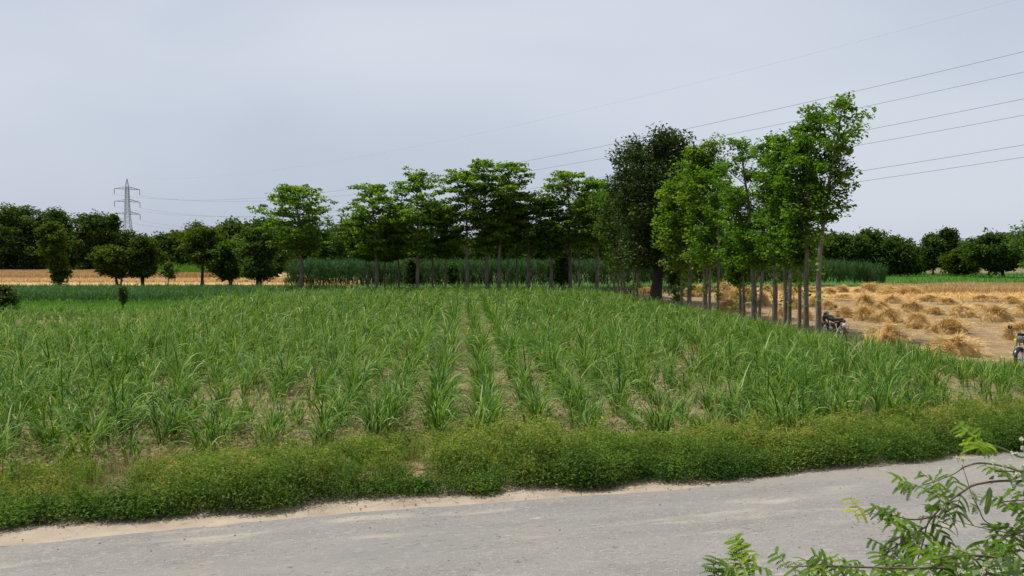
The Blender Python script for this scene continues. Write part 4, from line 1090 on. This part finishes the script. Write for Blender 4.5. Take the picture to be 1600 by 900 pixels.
    for s in (1, -1):
        mb.tube(np.array([(.26, s * .05, .42), (.30, s * .26, .44), (.28, s * .29, .62), (.30, s * .05, .66)]), .011, 6)
    mb.build('leg_guard', M['chrome'], root)
    return root
p = at(1303, 529); motorcycle('black motorcycle seen from behind, parked by the crooked tree trunk', (p[0], p[1], 0), R(96), M['black'], M['maroon'], -.10)
p = at(1613, 575); motorcycle('yellow motorcycle cut by the right frame edge beside the cane', (p[0], p[1], 0), R(214), M['yellow'], M['black'], .10)

# ------------------------------------------------------------------ flowering thorn acacia close to the camera
rA = np.random.RandomState(2024)
def unit(v): v = np.asarray(v, float); return v / (np.linalg.norm(v) + 1e-9)
def pinna(mb, p, d, up, L, t, r, curve=.25, fold=.35):
    """a row of paired leaflets on a fine axis"""
    d = unit(d); s = unit(np.cross(d, up)); u = np.cross(s, d)
    n = int(L / .0040); k = np.arange(n) / max(1, n - 1)
    ax = p[None] + d[None] * (L * k)[:, None] - u[None] * (curve * L * k ** 2)[:, None]
    tg = d[None] - u[None] * (2 * curve * k)[:, None]; tg /= np.linalg.norm(tg, axis=1)[:, None]
    un = np.cross(np.broadcast_to(s, tg.shape), tg)
    ll = .0080 * (L / .05) ** .5 * (1 - .55 * np.abs(k - .45) ** 1.6 * 2)
    for sg in (1, -1):
        out = s[None] * sg * math.cos(fold) + un * math.sin(fold); dirv = out * .90 + tg * .43
        a = ax; tip = a + dirv * ll[:, None]; w = tg * .0033
        m = a + dirv * (ll * .5)[:, None]
        V = np.stack([a - w * .8, a + w * .8, tip + w * .55, tip - w * .55], 1).reshape(-1, 3)
        mb.add(V, np.arange(len(V)).reshape(-1, 4), np.clip(t + r.normal(0, .06, n), 0, 1))
    return ax
def fern_leaf(mb, tw, p, d, size, t, r, pairs=None):
    d = unit(d); pairs = pairs or r.randint(2, 5)
    up = unit(np.array([0, -.38, 1.0]) + r.normal(0, .22, 3)); s = unit(np.cross(d, up))
    L = .019 * pairs * size
    rach = np.array([p, p + d * L * .5 - np.array([0, 0, .003]), p + d * L - np.array([0, 0, .10 * L])])
    tw.tube(rach, [.0012, .001, .0008], 4, cap=False)
    for k in range(pairs):
        f = .18 + .82 * k / max(1, pairs - 1)
        q = p + d * L * f - np.array([0, 0, .10 * L * f * f])
        for sg in (1, -1):
            dd = unit(d * r.uniform(.35, .75) + s * sg + r.normal(0, .14, 3) + np.array([0, 0, -.22]))
            pinna(mb, q, dd, up, r.uniform(.030, .052) * size, t, r, r.uniform(.10, .55), r.uniform(.0, .45))
def smooth_path(pts, n=None):
    pts = np.array(pts, float); m = len(pts); n = n or m * 5
    tt = np.linspace(0, m - 1, n); out = np.zeros((n, 3))
    for i, t in enumerate(tt):
        k = min(int(t), m - 2); f = t - k
        p0 = pts[max(k - 1, 0)]; p1 = pts[k]; p2 = pts[k + 1]; p3 = pts[min(k + 2, m - 1)]
        out[i] = .5 * ((2 * p1) + (-p0 + p2) * f + (2 * p0 - 5 * p1 + 4 * p2 - p3) * f * f + (-p0 + 3 * p1 - 3 * p2 + p3) * f ** 3)
    return out

shrub_base = np.array([2.75, 2.9, 0.0])
shrub = empty('acacia_shrub', tuple(shrub_base))
tag(shrub, 'flowering feathery leaved thorn shrub reaching over the road corner', 'shrub')
def loc(P): return np.asarray(P) - shrub_base
hub = at_y(1760, 960, 3.0)
mb = MB(); mb.tube(smooth_path([loc((2.75, 2.9, -.05)), loc((2.72, 2.92, .8)), loc((2.6, 2.98, 1.3)), loc(hub)]), np.linspace(.035, .016, 20), 9)
mb.build('trunk', M['twig'], shrub)

def branch(pts, r0, r1, leaf_f, lsize=1.0, t=.45, nleaf=10, side=.9, mat='twig', flowers=(), pods=(), young=0.0, from_hub=True, spread=.05):
    """pts: (photo px, photo py, distance)"""
    W = [at_y(a, b, c) for a, b, c in pts]
    if from_hub: W = [hub] + W
    path = smooth_path([loc(w) for w in W])
    n = len(path)
    tw = MB(); tw.tube(path, np.linspace(r0, r1, n), 6)
    fo = MB()
    cum = np.linspace(0, 1, n)
    nleaf = int(math.ceil(nleaf * .85)) if nleaf > 8 else nleaf + 2 * (nleaf > 4)
    for k in range(nleaf):
        f = leaf_f[0] + (leaf_f[1] - leaf_f[0]) * (k + rA.uniform(.1, .9)) / nleaf
        i = min(n - 2, int(f * (n - 1)))
        p = path[i]; d = unit(path[i + 1] - path[i])
        lat = unit(np.cross(d, [0, -.45, 1.0])) * (1 if k % 2 else -1)
        dd = unit(d * rA.uniform(.2, .9) + lat * side + rA.normal(0, .25, 3) + np.array([0, -.15, .05]))
        tv = t + rA.normal(0, .12) + (young if k > nleaf * .6 else 0)
        fern_leaf(fo, tw, p, dd, lsize * rA.uniform(.8, 1.2), float(np.clip(tv, 0, 1)), rA)
        if rA.rand() < .3:                                # paired thorns
            tw.tube(np.array([p, p + unit(lat + rA.normal(0, .3, 3)) * .014]), [.001, .0003], 4, cap=False)
    br = tw.build('branch', M[mat], shrub)
    if nleaf: fo.build('foliage', M['acacia'], br, False)
    for (a, b, c, sz) in flowers:
        fm = MB(); c3 = loc(at_y(a, b, c)); m = 70
        dv = rA.normal(0, 1, (m, 3)); dv /= np.linalg.norm(dv, axis=1)[:, None]
        sd = np.cross(dv, rA.normal(0, 1, (m, 3))); sd /= np.linalg.norm(sd, axis=1)[:, None]
        rr = sz * rA.uniform(.75, 1.1, m)[:, None]
        V = np.stack([c3 + dv * rr * .15 - sd * .0006, c3 + dv * rr - sd * .0013, c3 + dv * rr + sd * .0013, c3 + dv * rr * .15 + sd * .0006], 1).reshape(-1, 3)
        fm.add(V, np.arange(m * 4).reshape(-1, 4), rA.rand(m))
        fm.tube(np.array([c3, c3 + np.array([.004, 0, -.016])]), [.0012, .0009], 4, t=.1)
        fm.build('flower', M['petal'], br, False)
    for (a, b, a2, b2, c) in pods:
        q0, q1 = loc(at_y(a, b, c)), loc(at_y(a2, b2, c)); pm = MB(); m = 14
        kk = np.linspace(0, 1, m); Pp = q0 + (q1 - q0) * kk[:, None] + np.array([0, -.004, 0]) * np.sin(kk * 3.1)[:, None]
        wdt = .0085 * np.clip(np.minimum(kk, 1 - kk) * 9, .12, 1) * (1 + .10 * np.cos(kk * 40))
        pm.tube(Pp, wdt, 8); pm.build('seed_pod', M['pod'], br)
    return br

Y = 2.9
# upper twig with the feathery cluster against the verge
branch([(1640, 735, Y), (1593, 714, Y), (1567, 701, Y - .03), (1540, 692, Y - .05), (1522, 684, Y - .06)], .005, .0015, (.80, 1.0), .95, .62, 6, .9, 'green_twig',
       [(1580, 708, Y - .02, .008), (1588, 709, Y, .008), (1598, 700, Y, .008), (1596, 686, Y, .008)])
# twig ending in two leaf tufts over the road edge
branch([(1640, 760, Y), (1590, 735, Y), (1540, 724, Y), (1511, 728, Y - .03), (1487, 742, Y - .05), (1449, 756, Y - .07), (1410, 766, Y - .08)], .0055, .001, (.72, .97), .82, .42, 9, .9, 'green_twig',
       [(1496, 716, Y - .03, .009), (1504, 718, Y - .03, .008), (1470, 731, Y - .05, .007), (1552, 722, Y, .009)])
# main dark branch curving down-left with the big tuft
branch([(1660, 770, Y), (1590, 752, Y), (1529, 756, Y), (1503, 769, Y - .03), (1481, 785, Y - .05), (1465, 799, Y - .06), (1449, 820, Y - .08), (1444, 841, Y - .09), (1434, 874, Y - .1)], .005, .0020, (.45, .98), .9, .36, 16, 1.0, 'twig',
       [(1472, 793, Y - .06, .010), (1480, 796, Y - .06, .009), (1488, 790, Y - .06, .009), (1478, 783, Y - .05, .008)])
branch([(1465, 806, Y - .07), (1430, 812, Y - .10), (1405, 808, Y - .11), (1388, 804, Y - .12), (1360, 803, Y - .12), (1335, 806, Y - .12)], .003, .0008, (.30, .72), .8, .36, 9, 1.0, 'twig', from_hub=False)
branch([(1360, 803, Y - .12), (1347, 795, Y - .12), (1338, 790, Y - .12)], .0012, .0006, (.5, 1.0), .75, .93, 2, .8, 'green_twig', from_hub=False)
branch([(1449, 822, Y - .08), (1425, 836, Y - .1), (1405, 850, Y - .11), (1384, 864, Y - .12), (1366, 882, Y - .12)], .0028, .0012, (.1, .8), .82, .32, 10, 1.0, 'twig', from_hub=False)
# thin flowering twigs
branch([(1660, 850, Y), (1600, 838, Y), (1561, 830, Y), (1527, 823, Y - .02), (1492, 812, Y - .05), (1473, 799, Y - .06)], .003, .0008, (0, 0), 1, .4, 0, 1, 'green_twig')
branch([(1640, 870, Y), (1590, 842, Y), (1567, 825, Y), (1540, 815, Y - .01), (1529, 794, Y - .02), (1519, 775, Y - .02), (1511, 750, Y - .03), (1503, 726, Y - .03)], .0035, .001, (.6, .72), .6, .5, 2, 1, 'green_twig',
       [(1523, 773, Y - .03, .010), (1525, 780, Y - .03, .009), (1523, 797, Y - .03, .010), (1520, 768, Y - .03, .007)], [(1547, 761, 1540, 804, Y - .05)])
# right-hand masses
branch([(1680, 760, Y + .1), (1630, 745, Y + .05), (1590, 738, Y + .02), (1555, 735, Y)], .005, .0016, (.35, 1.0), .9, .5, 11, 1.0, 'twig',
       [(1570, 727, Y - .05, .009), (1590, 741, Y - .08, .010), (1598, 728, Y - .05, .009)])
branch([(1690, 800, Y + .05), (1640, 790, Y + .05), (1600, 782, Y + .03), (1560, 785, Y)], .005, .0016, (.4, 1.0), .9, .42, 12, 1.0, 'twig')
branch([(1700, 840, Y), (1650, 838, Y - .05), (1610, 830, Y - .08), (1575, 838, Y - .1), (1552, 848, Y - .1)], .006, .002, (.4, 1.0), 1.05, .45, 20, 1.0, 'twig',
       [(1548, 845, Y - .14, .007), (1560, 862, Y - .16, .008), (1567, 866, Y - .16, .008)])
branch([(1660, 900, Y - .15), (1600, 885, Y - .2), (1550, 870, Y - .22), (1500, 868, Y - .24), (1450, 872, Y - .25)], .006, .002, (.25, 1.0), 1.05, .4, 26, 1.0, 'twig',
       [(1500, 893, Y - .3, .012), (1510, 896, Y - .3, .011), (1494, 898, Y - .3, .011), (1535, 893, Y - .3, .009)], [(1590, 868, 1584, 915, Y - .3)])
branch([(1640, 930, Y - .2), (1560, 900, Y - .25), (1490, 888, Y - .28), (1420, 888, Y - .3), (1340, 886, Y - .3), (1280, 884, Y - .3), (1225, 886, Y - .3)], .007, .0014, (.25, .98), .82, .42, 40, 1.0, 'twig',
       [(1310, 872, Y - .3, .006)])
branch([(1600, 960, Y - .2), (1500, 925, Y - .3), (1400, 905, Y - .32), (1330, 905, Y - .32), (1270, 905, Y - .32)], .006, .002, (.3, 1.0), .95, .5, 24, 1.0, 'twig')
branch([(1500, 1000, Y - .3), (1300, 960, Y - .35), (1190, 935, Y - .36), (1150, 905, Y - .36), (1160, 880, Y - .36), (1168, 866, Y - .36)], .005, .0012, (.68, 1.0), .78, .55, 12, 1.0, 'green_twig', young=.2)
branch([(1500, 1010, Y - .3), (1300, 970, Y - .35), (1180, 935, Y - .36), (1130, 910, Y - .36), (1112, 893, Y - .36)], .004, .0012, (.8, 1.0), .72, .40, 6, 1.0, 'green_twig')

# rounder greyish leaves mixed in at the right
gm = MB(); P = []
for a, b, c in [(1560, 748, 2.8), (1575, 760, 2.8), (1590, 755, 2.8), (1565, 735, 2.8), (1585, 772, 2.8), (1600, 765, 2.8), (1578, 888, 2.55), (1560, 880, 2.55), (1598, 880, 2.55), (1520, 885, 2.6), (1480, 880, 2.6), (1540, 878, 2.6)]:
    for k in range(2): P.append(loc(at_y(a + rA.normal(0, 9), b + rA.normal(0, 7), c + rA.normal(0, .03))))
V, Fq = leaves(rA, np.array(P), rA.uniform(.022, .042, len(P)), .7, .3, .2, .08); gm.add(V, Fq, rA.rand(len(P)))
gm.build('broad_leaves', M['acacia_grey'], shrub, False)['label'] = 'rounder greyish leaves'
